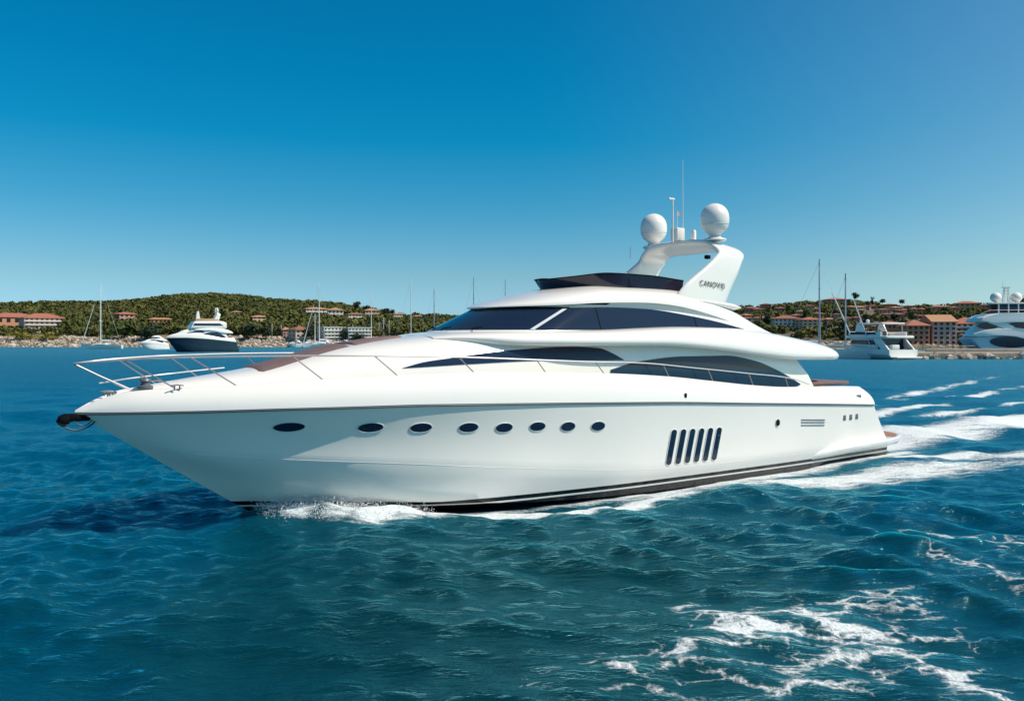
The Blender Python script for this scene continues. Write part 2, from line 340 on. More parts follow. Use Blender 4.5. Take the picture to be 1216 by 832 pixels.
# portholes
for (x, z, rx, rz) in [(3.82, 2.10, .30, .10), (5.47, 2.03, .265, .105), (6.58, 1.98, .245, .105), (7.71, 1.93, .235, .11), (8.62, 1.88, .22, .11), (9.53, 1.86, .215, .11), (10.41, 1.81, .21, .115), (11.33, 1.77, .21, .115)]:
    for sg in (1, -1):
        def hp(a, k, off): X = x + rx * k * math.cos(a); Z = z + rz * k * math.sin(a); return (X, sg * (float(hull_y(X, Z)) + off), Z)
        A = np.linspace(0, 2 * math.pi, 32, endpoint=False)
        b = MB(); b.grid([[hp(a, 1.0, .0) for a in A], [hp(a, 1.0, .013) for a in A], [hp(a, .45, .015) for a in A], [hp(a, .002, .015) for a in A]], closed=True); g = yp('porthole', b, M['glass'])
        A2 = np.linspace(0, 2 * math.pi, 33); b = MB(); b.tube([hp(a, 1.04, .008) for a in A2], .010, 6, caps=False); yp('porthole_rim', b, M['hullshade'], g)
# spray rail along the knuckle
for sg in (1, -1):
    x = np.linspace(2.2, 23.8, 90); yp('spray_rail', MB().tube([(q, sg * (float(hull_y1(q, zK(q) + .004)) - .004), float(zK(q))) for q in x], .007, 6), M['white'])
# engine room air slots
for k in range(6):
    t = k / 5; xt, zt = 13.97 + 1.78 * t, 1.50 - .05 * t; xb, zb = xt - .165, .60 - .02 * t
    for sg in (1, -1):
        hw = .115; rows = []
        outl = []
        for a in np.linspace(0, math.pi, 9): outl.append((xt + hw * math.cos(a), zt + hw * .8 * math.sin(a) - .06))
        for a in np.linspace(math.pi, 2 * math.pi, 9): outl.append((xb + hw * math.cos(a), zb + hw * .8 * math.sin(a) + .06))
        V = [(X, sg * (float(hull_y(X, Z)) + .006), Z) for X, Z in outl]; b = MB(); b.add(V, [tuple(range(len(V)))])
        sl_ = yp('air_slot', b, M['glass'], smooth=False); b = MB(); b.tube(V + V[:1], .012, 6, caps=False); yp('slot_rim', b, M['offwhite'], sl_)
# small hull fittings on the quarter
for sg in (1, -1):
    A = np.linspace(0, 2 * math.pi, 24, endpoint=False); b = MB(); V = [(18.33 + .10 * math.cos(a), sg * (float(hull_y(18.33, 1.45)) + .008), 1.45 + .115 * math.sin(a)) for a in A]; b.add(V, [tuple(range(24))]); q = yp('hull_light', b, M['black'], smooth=False)
    b = MB(); b.tube(V + V[:1], .012, 6, caps=False); yp('light_rim', b, M['steel'], q)
    for z in (1.50, 1.42, 1.33):
        b = MB(); x = np.linspace(19.5, 20.75, 10); b.tube(np.stack([x, sg * (hull_y(x, z) + .004), np.full(10, z - .06) - (x - 20) * .06], 1), .016, 6); yp('vent_louvre', b, M['seal'])
    for x in (21.9, 22.27, 22.64):
        b = MB(); b.box((x, sg * (float(hull_y(x, 1.39)) + .004), 1.39), (.15, .02, .17), .008); yp('hull_vent', b, M['seal'])
    b = MB(); b.box((22.75, sg * (float(yR(22.75)) - .03), 2.05), (.26, .05, .09), .01); yp('fairlead', b, M['seal'])
    b = MB(); b.box((14.32, sg * (float(yR(14.32)) + .028), 2.43), (.07, .03, .12), .012); yp('navigation_light', b, M['black'])
# swim platform
b = MB(); rows = []
side = [(19.6, 2.55), (20.2, 2.84), (21.3, 3.03), (22.6, 3.07), (24.0, 2.98), (25.1, 2.80), (25.8, 2.52), (26.2, 2.1), (26.45, 1.3), (26.55, .4)]
out = side + [(x, -y) for x, y in side[::-1]]
def zpl(x): return .46 + np.interp(x, [19.8, 22, 26.2], [-.10, .06, .10])
for k, dz in ((.99, 0), (1.0, -.035), (1.0, -.15), (.985, -.22)): rows.append([(20 + (x - 20) * k if x > 21 else x, y * k, zpl(x) + dz) for x, y in out])
b.grid(rows, closed=True); b.add(rows[0], [tuple(range(len(out)))]); b.add(rows[-1], [tuple(range(len(out)))])
plat = yp('swim_platform', b, M['white'])
tk = [(25.0, 2.62), (25.15, 2.66), (25.72, 2.40), (26.08, 2.02), (26.33, 1.25), (26.43, .4)]; tk = tk + [(x, -y) for x, y in tk[::-1]]
b = MB(); b.add([(x, y, zpl(x) + .008) for x, y in tk], [tuple(range(len(tk)))]); yp('teak_deck', b, M['teak'], plat, smooth=False)
# cockpit sun pad above the transom
b = MB(); b.box((22.0, 0, 2.47), (2.0, 4.6, .13), .05); yp('aft_sunpad', b, M['brown'])
# foredeck sun pad, lying in the curve of the coach roof
def pad(x0, x1, y0, y1, m, name, th=.045, taper=.6):
    b = MB(); rows = []
    X = np.linspace(x0, x1, 24)
    for t in np.linspace(0, 1, 13):
        r = []
        for q, x in enumerate(X):
            kk = 1 - (1 - taper) * q / 23; y = (y0 + (y1 - y0) * t) * kk; e = th * (1 if 0 < t < 1 and 0 < q < 23 else -.3); r.append((x, y, float(house_z(x, y)) + e))
        rows.append(r)
    b.grid(rows); return yp(name, b, m)
pad(3.5, 5.7, -.78, .78, M['brown'], 'foredeck_sunpad', taper=.85); pad(5.78, 7.2, -.66, .66, mat('brown_cushion_dark', (.17, .11, .105), .7, var=.15), 'sunpad_headrest', taper=.6)
# handrails
rx_ = [-.02, .35, .84, 1.99, 3.9, 5.59, 7.53, 9.6, 11.4, 12.9, 15, 17.2, 19.24, 20.2]
rz_ = [3.46, 3.50, 3.54, 3.585, 3.60, 3.585, 3.54, 3.45, 3.37, 3.32, 3.14, 2.94, 2.74, 2.52]
hrz = pchip(rx_, rz_, .3)
def hry(x): return np.where(x < .9, np.interp(x, [-.02, .1, .35, .9], [0, .14, .30, .50]), np.maximum(yG(x) - .05, .5 * 0 + np.interp(x, [.9, 2], [.50, .98]) * (x < 2)))
for sg in (1, -1):
    x = np.concatenate([np.linspace(-.02, .9, 16)[:-1], np.linspace(.9, 20.2, 80)])
    yp('handrail', MB().tube(np.stack([x, sg * hry(x), hrz(x)], 1), .018, 8), M['steel'])
    for xt, xb in [(.84, 1.75), (1.99, 2.85), (3.9, 4.52), (5.59, 6.11), (7.53, 7.92), (9.6, 9.87), (11.39, 11.68), (13.75, 13.98), (15.5, 15.72), (17.25, 17.46), (18.98, 19.14)]:
        a = np.array([xt, sg * float(hry(np.array(xt))), float(hrz(xt))]); c = np.array([xb, sg * (float(yG(xb)) - .06), float(zG(xb)) + .01])
        yp('stanchion', MB().tube([a, a * .5 + c * .5, c], .0135, 8), M['stan'])
    yp('pulpit_leg', MB().tube([(-.02, 0, 3.46), (.45, sg * .06, 3.2), (.98, sg * .16, 2.93)], .02, 8), M['steel'])
x = np.linspace(.45, 3.4, 20); yp('mid_rail', MB().tube(np.stack([x, -(hry(x) + .0) * np.interp(x, [.45, 1], [.2, 1]), 3.0 + .10 * x ** .8], 1), .016, 8), M['steel'])
# anchor in the bow roller, with its chain
b = MB(); b.box((.02, 0, 2.38), (.54, .2, .16), .05); b.box((-.2, 0, 2.34), (.22, .32, .19), .07); anc = yp('anchor', b, M['black'])
b = MB()
for sg in (1, -1): b.grid([[(-.30, sg * .02, 2.38), (-.33, sg * .12, 2.31), (-.27, sg * .18, 2.22)], [(-.24, sg * .02, 2.34), (-.22, sg * .14, 2.28), (-.16, sg * .17, 2.22)]]) 
yp('anchor_fluke', b, M['black'], anc)
a = np.linspace(0, 1, 20); yp('anchor_chain', MB().tube(np.stack([-.27 + .62 * a, .12 + 0 * a, 2.27 - .15 * np.sin(a * math.pi) ** .8 + .02 * a], 1), .016, 6), M['rope'], anc)
yp('anchor_chain', MB().tube(np.stack([-.05 + .35 * a, .16 + 0 * a, 2.32 - .10 * np.sin(a * math.pi)], 1), .012, 6), M['rope'], anc)
# windlass, cleats, seams on the foredeck
b = MB(); b.lathe([(.16, 0), (.16, .05), (.10, .07), (.09, .13), (.13, .16), (.11, .20), (.01, .21)], (1.28, .22, 2.93), 16); yp('windlass', b, M['seal'])
for (x, y) in ((.62, .18), (1.75, .92)):
    for sg in (1, -1):
        b = MB(); z = float(zG(x)) + .02; b.tube([(x - .13, sg * y, z + .06), (x, sg * y, z + .075), (x + .13, sg * y, z + .06)], .018, 6); b.tube([(x - .05, sg * y, z - .03), (x - .05, sg * y, z + .07)], .015, 6); b.tube([(x + .05, sg * y, z - .03), (x + .05, sg * y, z + .07)], .015, 6); yp('cleat', b, M['seal'])
for sg in (1, -1):
    x = np.linspace(1.1, 6.4, 40); yp('deck_seam', MB().tube(np.stack([x, sg * (yG(x) - .15), zDeck(x) + .0], 1), .014, 5), M['seal'])
# wiper
for y in (-.9, .25, 1.15):
    b = MB(); X, Y = wh_phi(y / 2.0, 4.2); b.tube([(X - .18, y, 4.16), (X - .14, y, 4.22), (X - .06, y + .3, 4.25)], .014, 6); yp('windshield_wiper', b, M['black'])
# flybridge coaming lip
for sg in (1, -1):
    x = np.linspace(14.6, 18.12, 30); yy = np.interp(x, [14.6, 16.5, 18.1], [1.70, 1.80, 1.72]); zc = np.interp(x, [14.6, 16, 17.3, 18.12], [5.10, 5.08, 4.98, 4.90]); hh = .02 + .10 * np.sqrt(np.clip((x - 14.6) / 3, 0, 1)) * np.sqrt(np.clip((18.14 - x) / .25, 0, 1))
    rows = [[(xi, sg * (y - .25 + .33 * math.cos(a)), z + h * math.sin(a)) for a in np.linspace(0, 2 * math.pi, 14, endpoint=False)] for xi, y, z, h in zip(x, yy, zc, hh)]
    b = MB(); b.grid(rows, closed=True, caps=True); yp('coaming_lip', b, M['white'])
# flybridge wind screen
def scr(ph, z, zb=5.40):
    xf = 12.05 - (z - zb) * .75; ys = 1.40 + (z - zb) * .18; xi = 1 - abs(math.cos(ph)) ** (2 / 2.2); return (xf + 1.9 * xi, math.copysign(abs(math.sin(ph)) ** (2 / 2.2), math.sin(ph)) * ys)
zst = pchip([11.4, 12.4, 13.3, 14.5, 15.9], [5.53, 5.66, 5.76, 5.75, 5.66])
b = MB(); ins, outs = [], []
for v in np.linspace(0, 1, 7):
    r = []
    for s_ in (-1, 1):
        q = []
        for t in np.linspace(0, 1, 24):
            ph = t * math.pi / 2; x, y = scr(ph, 5.4); zt = float(zst(x)); zb = 5.30; z = zb + (zt - zb) * v; x, y = scr(ph, z); q.append((x, s_ * y, z))
        for x in np.linspace(13.6, 15.95, 16)[1:]:
            zt = float(zst(x)); z = 5.30 + (zt - 5.30) * v; xx = x + .35 * (v - 1) * (x - 13.6) / 2.3 * -1 * 0; q.append((xx, s_ * (1.40 + (z - 5.4) * .18), z))
        r.append(q[::-1] if s_ < 0 else q[1:])
    rows_ = r[0] + r[1]; outs.append(rows_)
b.grid(outs); inn = [[(x + .03 if x < 13 else x, y * .982, z) for x, y, z in r] for r in outs]; b.grid(inn); b.grid([outs[-1], inn[-1]])
scr_geo = (list(b.V), list(b.F)); scrn = yp('flybridge_screen', b, M['smoke'])
yp('screen_rail', MB().tube([(x, y, z + .01) for x, y, z in outs[-1]], .016, 6), M['black'], scrn)
# radar arch: near leg, wing and far leg as one sweep
stn = [(1.74, 15.3, 5.15, 17.42, 5.0, 0), (1.75, 15.65, 5.50, 17.58, 5.3, 0), (1.76, 16.5, 6.06, 17.97, 5.92, 0), (1.74, 16.93, 6.36, 18.18, 6.28, 0), (1.68, 17.16, 6.57, 18.34, 6.52, .25), (1.48, 17.12, 6.77, 18.32, 6.68, .6), (1.15, 17.03, 6.91, 18.26, 6.75, .88), (.5, 16.93, 6.97, 18.2, 6.74, 1)]
full = stn + [(-a, b_, c_, d_, e_, f_) for a, b_, c_, d_, e_, f_ in stn[::-1]]
# resample for smoothness
T = np.linspace(0, len(full) - 1, 90); cols = [pchip(range(len(full)), [q[i] for q in full], 0) for i in range(6)]; rows = []
for t in T:
    y, fx, fz, rx, rz, al = [float(c(t)) for c in cols]; al = al * math.pi / 2; sgn = 1 if t < len(full) / 2 else -1
    nrm = np.array([0, sgn * math.cos(al), math.sin(al)]); f_ = np.array([fx, y, fz]); r_ = np.array([rx, y, rz]); th = .085
    ring = []
    for u, k in ((0, .2), (.03, .75), (.1, 1), (.3, 1.1), (.6, 1.1), (.88, .9), (.97, .6), (1, .15)): ring.append(f_ + (r_ - f_) * u + nrm * th * k)
    for u, k in ((1, -.15), (.97, -.6), (.88, -.9), (.6, -1.1), (.3, -1.1), (.1, -1), (.03, -.75), (0, -.2)): ring.append(f_ + (r_ - f_) * u + nrm * th * k)
    rows.append(ring)
rows_arch = rows
b = MB(); b.grid(rows, closed=True, caps=True); arch = yp('radar_arch', b, M['white'], ang=50)
# name on the arch leg
fc = bpy.data.curves.new('lettering', 'FONT'); fc.body = 'CANOVIB'; fc.size = .235; fc.extrude = .004; fc.space_character = 1.2
fo = bpy.data.objects.new('lettering_source', fc); sc.collection.objects.link(fo); dg = bpy.context.evaluated_depsgraph_get(); tm = bpy.data.meshes.new_from_object(fo.evaluated_get(dg)); bpy.data.objects.remove(fo)
tm.materials.clear(); tm.materials.append(M['letter']); to = bpy.data.objects.new('lettering', tm); sc.collection.objects.link(to); to.parent = arch
wd = max(v.co.x for v in tm.vertices)
for v in tm.vertices:
    x = 16.20 + v.co.x / wd * 1.08; z = 5.52 + v.co.y - .075 * (v.co.x / wd); v.co = (x - X0, -(1.755 + .113 + v.co.z), z)
# domes and aerials on the wing
def dome(x, y, z, r):
    b = MB(); b.lathe([(.34, 0), (.36, .03), (.34, .06), (.20, .10), (.17, .18), (.24, .24), (.27, .28)], (x, y, z), 28); bs = yp('dome_base', b, M['offwhite'])
    b = MB(); pr = [(.22, .26), (.27, .27), (r * .80, .33), (r * .95, .46), (r, .60), (r * 1.005, .68)] + [(r * math.cos(a), .71 + r * 1.02 * math.sin(a)) for a in np.linspace(.05, math.pi / 2 - .03, 12)]; b.lathe(pr, (x, y, z), 32); yp('radar_dome', b, M['offwhite'], bs)
    b = MB(); A = np.linspace(0, 2 * math.pi, 41); b.tube([(x + r * .975 * math.cos(a), y + r * .975 * math.sin(a), z + .50) for a in A], .006, 5, caps=False); yp('dome_joint', b, M['hullshade'], bs)
dome(17.45, 1.32, 6.95, .435); dome(17.45, -1.32, 6.95, .435)
b = MB(); b.box((16.95, .25, 7.22), (.34, .30, .40), .03); yp('radar_pedestal', b, M['offwhite'])
b = MB(); b.lathe([(.08, 0), (.08, .34), (.06, .38), (.01, .39)], (17.62, .30, 7.02), 12); yp('gps_mushroom', b, M['offwhite'])
b = MB(); b.tube([(16.68, .3, 6.95), (16.68, .3, 8.28)], [.03, .022], 8); b.tube([(16.50, .3, 8.30), (16.74, .3, 8.30)], .035, 8); yp('wind_sensor_mast', b, M['offwhite'])
b = MB(); b.tube([(16.88, .3, 6.95), (16.88, .3, 7.95)], .012, 6); stf = yp('flag_staff', b, M['offwhite']); b = MB(); b.grid([[(16.89 + .09 * u, .3 + .01 * math.sin(u * 5), 7.92 - .12 * v) for u in (0, .5, 1, 1.5)] for v in (0, .5, 1)]); yp('courtesy_flag', b, M['red'], stf)
b = MB(); b.tube([(17.13, .3, 6.95), (17.13, .3, 7.2), (17.13, .3, 9.58)], [.022, .016, .006], 6); yp('whip_aerial', b, M['offwhite'])
b = MB(); b.tube([(16.75, -1.7, 6.6), (16.75, -1.7, 7.0)], .015, 6); yp('whip_aerial', b, M['offwhite'])
b = MB(); b.box((16.98, 1.45, 6.42), (.16, .14, .12), .03); yp('deck_floodlight', b, M['black'])

# ---------------------------------------------------------------- water
def vnoise(x, y, seed=0):
    r = np.random.default_rng(seed); tab = r.random((64, 64)); xi = np.floor(x).astype(int); yi = np.floor(y).astype(int); fx = x - xi; fy = y - yi
    fx = fx * fx * (3 - 2 * fx); fy = fy * fy * (3 - 2 * fy)
    a = tab[xi % 64, yi % 64]; b_ = tab[(xi + 1) % 64, yi % 64]; c = tab[xi % 64, (yi + 1) % 64]; d = tab[(xi + 1) % 64, (yi + 1) % 64]
    return (a * (1 - fx) + b_ * fx) * (1 - fy) + (c * (1 - fx) + d * fx) * fy
def fbm(x, y, seed=0, o=4): return sum(vnoise(x * 2**k + 17 * k, y * 2**k + 5 * k, seed + k) / 2**k for k in range(o)) / (2 - 2 / 2**o)
def sstep(a, b, x): t = np.clip((x - a) / (b - a), 0, 1); return t * t * (3 - 2 * t)
def gauss(x, s): return np.exp(-(x / s) ** 2)
def seg(X, Y, pts, wd):      # closeness to a polyline of (x, y)
    best = np.zeros_like(X); wd = np.broadcast_to(np.asarray(wd, float), (len(pts),))
    for (p, q, w0, w1) in zip(pts[:-1], pts[1:], wd[:-1], wd[1:]):
        d = np.array(q, float) - p; l2 = d @ d; t = np.clip(((X - p[0]) * d[0] + (Y - p[1]) * d[1]) / l2, 0, 1)
        best = np.maximum(best, gauss(np.hypot(X - p[0] - t * d[0], Y - p[1] - t * d[1]), w0 + (w1 - w0) * t))
    return best
def gpt(u, v): Y = FOC * CAMH / (v - HY); return ((u - HX) / FOC * Y, Y)
half = math.radians(58); az = np.concatenate([np.linspace(-half, half, 840), np.linspace(half, 2 * math.pi - half, 70)[1:]])
inv = 1 / np.linspace(1 / 4.0, 1 / 150., 1000); rad = np.concatenate([[.5, 1.5, 2.6], inv, np.geomspace(155, 6000, 90)])
drr = np.gradient(rad)
A_, R_ = np.meshgrid(az, rad); Xg = R_ * np.sin(A_); Yg = R_ * np.cos(A_) - .5; DR = np.broadcast_to(drr[:, None], Xg.shape)
dx, dy = Xg - BX, Yg - BY; bx = dx * ct + dy * st; by = dx * st - dy * ct      # yacht frame
Z = np.zeros_like(Xg); DXg = np.zeros_like(Xg); DYg = np.zeros_like(Xg)
wr = np.random.default_rng(11); calm = .62 + .75 * fbm(Xg / 9, Yg / 9, 3, 3)
for i in range(84):
    lam = .48 * (22 ** wr.random()); kk = 2 * math.pi / lam; th = math.radians(70) + wr.normal(0, .55) if i % 3 else math.radians(115) + wr.normal(0, .5)
    ka = .046 if lam < 1.6 else (.028 if lam < 2.6 else (.021 if lam < 5 else .018)); a = ka / kk; d = np.array([math.cos(th), math.sin(th)]); ph = wr.random() * 6.28
    fade = sstep(1.6, 3.4, lam / DR) * (calm if lam < 3 else 1); p = kk * (Xg * d[0] + Yg * d[1]) + ph
    Z += a * np.cos(p) * fade; DXg -= .8 * a * d[0] * np.sin(p) * fade; DYg -= .8 * a * d[1] * np.sin(p) * fade
nearf = sstep(30, 8, R_)
hb = np.interp(bx, [2.5, 3.6, 5, 7, 9, 12, 18, 24, 25.5], [0, .25, 1.2, 1.95, 2.35, 2.6, 2.65, 2.5, 2.4]); ab = np.abs(by); inb = (bx > 2.5) & (bx < 25.5)
dist = ab - hb
al = np.interp(bx, [2, 3.6, 5, 7, 9, 18, 24, 26], [0, .4, 1, .6, 0, 0, 0, 0])
Z += al * .26 * gauss(dist - .30, .42) + np.interp(bx, [3.5, 5, 6.5, 8], [0, .08, .06, 0]) * gauss(dist - .5, .35)
tr = np.interp(bx, [6.5, 9.5, 13, 18, 21], [0, 1, 1, .5, 0]); Z -= tr * .38 * gauss(dist, 1.1)
Z += np.interp(bx, [26, 28.5, 32, 60], [0, .30, .25, 0]) * gauss(by, 1.6) * 1.0
Z -= np.where(inb & (ab < hb - .35), .8, 0) * sstep(.35, .9, hb - ab)         # hollow inside the hull
for sg in (1, -1):                                                           # diverging wake crests
    cr_ = sg * (2.6 + (bx - 9) * .30); Z += .10 * gauss(by - cr_, .8) * np.interp(bx, [7, 12, 30, 60], [0, 1, .7, 0])
    cr_ = sg * (2.6 + (bx - 22) * .34); Z += .12 * gauss(by - cr_, .8) * np.interp(bx, [22, 26, 45, 80], [0, 1, .7, 0])
Z += .10 * np.sin(bx * 1.1 + by * .5) * gauss(by, 3.5) * np.interp(bx, [25, 28, 60, 90], [0, 1, .7, 0])
# foam: lace left by older wash, and streaks along the hull and astern
n1 = fbm(Xg / 1.7, Yg / 1.7, 21); n2 = fbm(Xg / .6, Yg / .6, 31); ns = fbm(bx / 3.5, by / .55, 41)
lace = np.zeros_like(Xg)
def G(*p): return [gpt(u, v) for u, v in p]
for pts, wd, am in [
    (G((740, 800), (790, 790), (880, 752), (960, 738), (1010, 742), (1070, 765), (1140, 800), (1180, 830)), [.4, .5, .7, .8, .8, .7, .55, .5], 1.0),
    (G((820, 715), (870, 740), (960, 728), (1045, 705)), [.5, .8, .75, .5], .85), (G((870, 800), (930, 815), (1010, 790), (1060, 760)), [.6, .7, .7, .6], .95),
    (G((690, 800), (760, 828), (860, 822), (950, 832)), [.5, .5, .55, .5], .7), (G((840, 690), (920, 700), (1000, 712)), [.5, .6, .5], .42), (G((1060, 700), (1110, 740), (1120, 780)), [.5, .6, .5], .8),
    (G((1090, 628), (1150, 634), (1210, 645)), [.5, .6, .5], .85), (G((1130, 660), (1175, 675), (1216, 690)), [.6, .7, .9], .85), (G((1120, 690), (1216, 720)), [.5, .6], .45), (G((1190, 640), (1260, 665), (1330, 700)), [.8, .9, 1], .7),
    (G((640, 815), (700, 800), (740, 770)), [.4, .4, .4], .5)]:
    lace = np.maximum(lace, am * seg(Xg, Yg, pts, wd))
lace = lace * (.34 + .86 * n1)
lace = np.maximum(lace, .33 * gauss(Xg - 4, 5) * gauss(Yg - 11.5, 3.5) * (n1 + .2))
streak = np.zeros_like(Xg)
streak = np.maximum(streak, np.interp(bx, [2.8, 3.6, 5, 7, 9, 12, 20], [0, .35, .9, .95, .6, .75, .8]) * gauss(dist - .18, np.interp(bx, [3, 6, 9, 14, 20], [.25, .45, .28, .55, .8])) * (bx < 26))
streak = np.maximum(streak, np.interp(bx, [10, 12.5, 15, 22, 30], [0, .85, 1.0, .9, .5]) * gauss(by - (3.0 + (bx - 10) * .20), np.interp(bx, [10, 14, 25], [.5, .9, 1.7])) * (by > 0))
streak = np.maximum(streak, np.interp(bx, [22, 24, 30, 50], [0, .95, .95, .5]) * gauss(by - (2.7 + (bx - 22) * .50), np.interp(bx, [22, 30, 40], [.5, .7, 1.3])))
core = np.interp(bx, [24.6, 25.8, 34, 50, 90], [0, 1.1, 1.0, .85, .3])
streak = np.maximum(streak, core * gauss(by - .6, np.interp(bx, [25, 34, 60], [2.2, 1.7, 2.4])))
for cy, sl2, am in ((-2.8, .14, .75), (-5.0, .22, .8), (-7.0, .30, .7)):
    streak = np.maximum(streak, np.interp(bx, [26, 32, 50, 80, 140], [0, am, am, .5, 0]) * gauss(by - (cy - (bx - 34) * sl2), .95) * (.25 + .95 * sstep(.36, .62, fbm(bx / 4.5 + cy, by / .9, 61))))
for (u_, v_, su, am) in ((335, 613, .4, .85), (365, 616, .5, .95), (410, 616, .5, .9), (455, 614, .55, 1.25), (490, 612, .5, 1.15), (525, 609, .5, 1.2), (550, 608, .5, 1.15), (575, 607, .6, 1.1), (610, 607, .6, 1.1), (650, 607, .6, 1.1), (690, 607, .6, 1.15), (715, 603, .7, 1.1), (755, 598, .8, 1.05), (800, 592, .9, .9)):
    q_ = gpt(u_, v_); cx_, cy_ = (q_[0] - BX) * ct + (q_[1] - BY) * st, (q_[0] - BX) * st - (q_[1] - BY) * ct; streak = np.maximum(streak, am * gauss(bx - cx_, su * 1.5) * gauss(by - cy_ + .1, .48))
streak = streak * (.85 + .75 * ns)
foamh = np.clip(np.maximum(lace - .5, streak - .55), 0, 1) * .06; Z += foamh
sup = 1 - .75 * gauss(np.clip(np.abs(by) - 2.3, 0, None), 1.3) * np.interp(bx, [6, 8, 27.5, 30], [0, 1, 1, 0]); Z *= sup; Z -= .10 * (1 - sup)
Xw = Xg + DXg; Yw = Yg + DYg; nr, nc = Xg.shape
me = bpy.data.meshes.new('sea'); V = np.stack([Xw, Yw, Z], -1).reshape(-1, 3); nv = len(V)
ii, jj = np.meshgrid(np.arange(nr - 1), np.arange(nc - 1), indexing='ij'); a = (ii * nc + jj); jn = jj + 1
F = np.stack([a, a + 1, a + 1 + nc, a + nc], -1).reshape(-1, 4)
me.vertices.add(nv); me.vertices.foreach_set('co', V.astype(np.float32).ravel()); me.loops.add(F.size); me.loops.foreach_set('vertex_index', F.astype(np.int32).ravel())
me.polygons.add(len(F)); me.polygons.foreach_set('loop_start', np.arange(0, F.size, 4, dtype=np.int32)); me.polygons.foreach_set('use_smooth', np.ones(len(F), bool)); me.update(calc_edges=True)
for nm, arr in (('foam_lace', lace), ('foam_streak', streak), ('painted_reflection', (1 - np.clip(1.15 * gauss(Xg - 1.0, 6.5) * gauss(Yg - 12.5, 7.5), 0, 1)) * np.interp(R_, [8, 14, 36, 60], [.45, .5, .85, 1.0])), ('ripple_roughness', np.interp(R_, [8, 30, 90, 250], [.05, .11, .34, .48]))):  # water tint: mirrored hull painted as darker teal, bluer with distance
    at = me.attributes.new(nm, 'FLOAT', 'POINT'); at.data.foreach_set('value', np.clip(arr, 0, 1.5).astype(np.float32).ravel())
m, n, b = new_mat('sea_water'); L = n.links.new
geo = N('ShaderNodeNewGeometry')
def mapped(rot, scl):
    q = N('ShaderNodeMapping'); q.inputs['Rotation'].default_value = (0, 0, rot); q.inputs['Scale'].default_value = scl; L(geo.outputs['Position'], q.inputs[0]); return q.outputs[0]
def math_(op, a, c=None, clamp=False):
    q = N('ShaderNodeMath', operation=op); q.use_clamp = clamp
    for i_, v in enumerate((a, c)):
        if v is None: continue
        if isinstance(v, (int, float)): q.inputs[i_].default_value = v
        else: L(v, q.inputs[i_])
    return q.outputs[0]
def noise(vec, s, det=3, rough=.55):
    q = N('ShaderNodeTexNoise'); q.inputs['Scale'].default_value = s; q.inputs['Detail'].default_value = det; q.inputs['Roughness'].default_value = rough; L(vec, q.inputs['Vector']); return q
w1 = noise(mapped(.25, (1.0, 2.2, 1)), 1.6, 4); w2 = noise(mapped(-.2, (.8, 2.6, 1)), 4.5, 4, .6)
hsum = math_('ADD', math_('MULTIPLY', w1.outputs[0], .10), math_('MULTIPLY', w2.outputs[0], .035))
# foam masks
al_ = N('ShaderNodeAttribute'); al_.attribute_name = 'foam_lace'; as_ = N('ShaderNodeAttribute'); as_.attribute_name = 'foam_streak'
dn = noise(mapped(0, (1, 1, 1)), 1.1, 4); vadd = N('ShaderNodeMixRGB'); vadd.blend_type = 'ADD'; vadd.inputs[0].default_value = .9; L(mapped(.1, (.75, 1.3, 1)), vadd.inputs[1]); L(dn.outputs['Color'], vadd.inputs[2])
vor = N('ShaderNodeTexVoronoi', feature='DISTANCE_TO_EDGE'); vor.inputs['Scale'].default_value = 1.35; L(vadd.outputs[0], vor.inputs['Vector'])
vor2 = N('ShaderNodeTexVoronoi', feature='DISTANCE_TO_EDGE'); vor2.inputs['Scale'].default_value = 4.2; L(vadd.outputs[0], vor2.inputs['Vector'])
ln1 = math_('SUBTRACT', 1.0, math_('MULTIPLY', vor.outputs['Distance'], 3.4), True); ln2 = math_('SUBTRACT', 1.0, math_('MULTIPLY', vor2.outputs['Distance'], 3.2), True)
fine = noise(mapped(0, (1, 1, 1)), 11, 5, .7)
lv = math_('ADD', math_('MULTIPLY', al_.outputs['Fac'], .95), math_('ADD', math_('MULTIPLY', math_('SUBTRACT', ln1, .60), .70), math_('ADD', math_('MULTIPLY', math_('SUBTRACT', ln2, .6), .42), math_('MULTIPLY', math_('SUBTRACT', fine.outputs[0], .5), .75))))
def ramp(v, lo, hi):
    q = N('ShaderNodeMapRange'); q.interpolation_type = 'SMOOTHSTEP'; L(v, q.inputs[0]); q.inputs[1].default_value = lo; q.inputs[2].default_value = hi; return q.outputs[0]
lmask = math_('MULTIPLY', ramp(lv, .58, 1.02), ramp(al_.outputs['Fac'], .06, .2))
stn_ = noise(mapped(-TH, (.35, 2.2, 1)), 2.6, 6, .72)
sv = math_('ADD', as_.outputs['Fac'], math_('ADD', math_('MULTIPLY', math_('SUBTRACT', stn_.outputs[0], .5), 1.5), math_('MULTIPLY', math_('SUBTRACT', fine.outputs[0], .5), .6)))
smask = math_('MULTIPLY', ramp(sv, .52, .98), ramp(as_.outputs['Fac'], .08, .3))
fm = math_('MAXIMUM', lmask, smask)
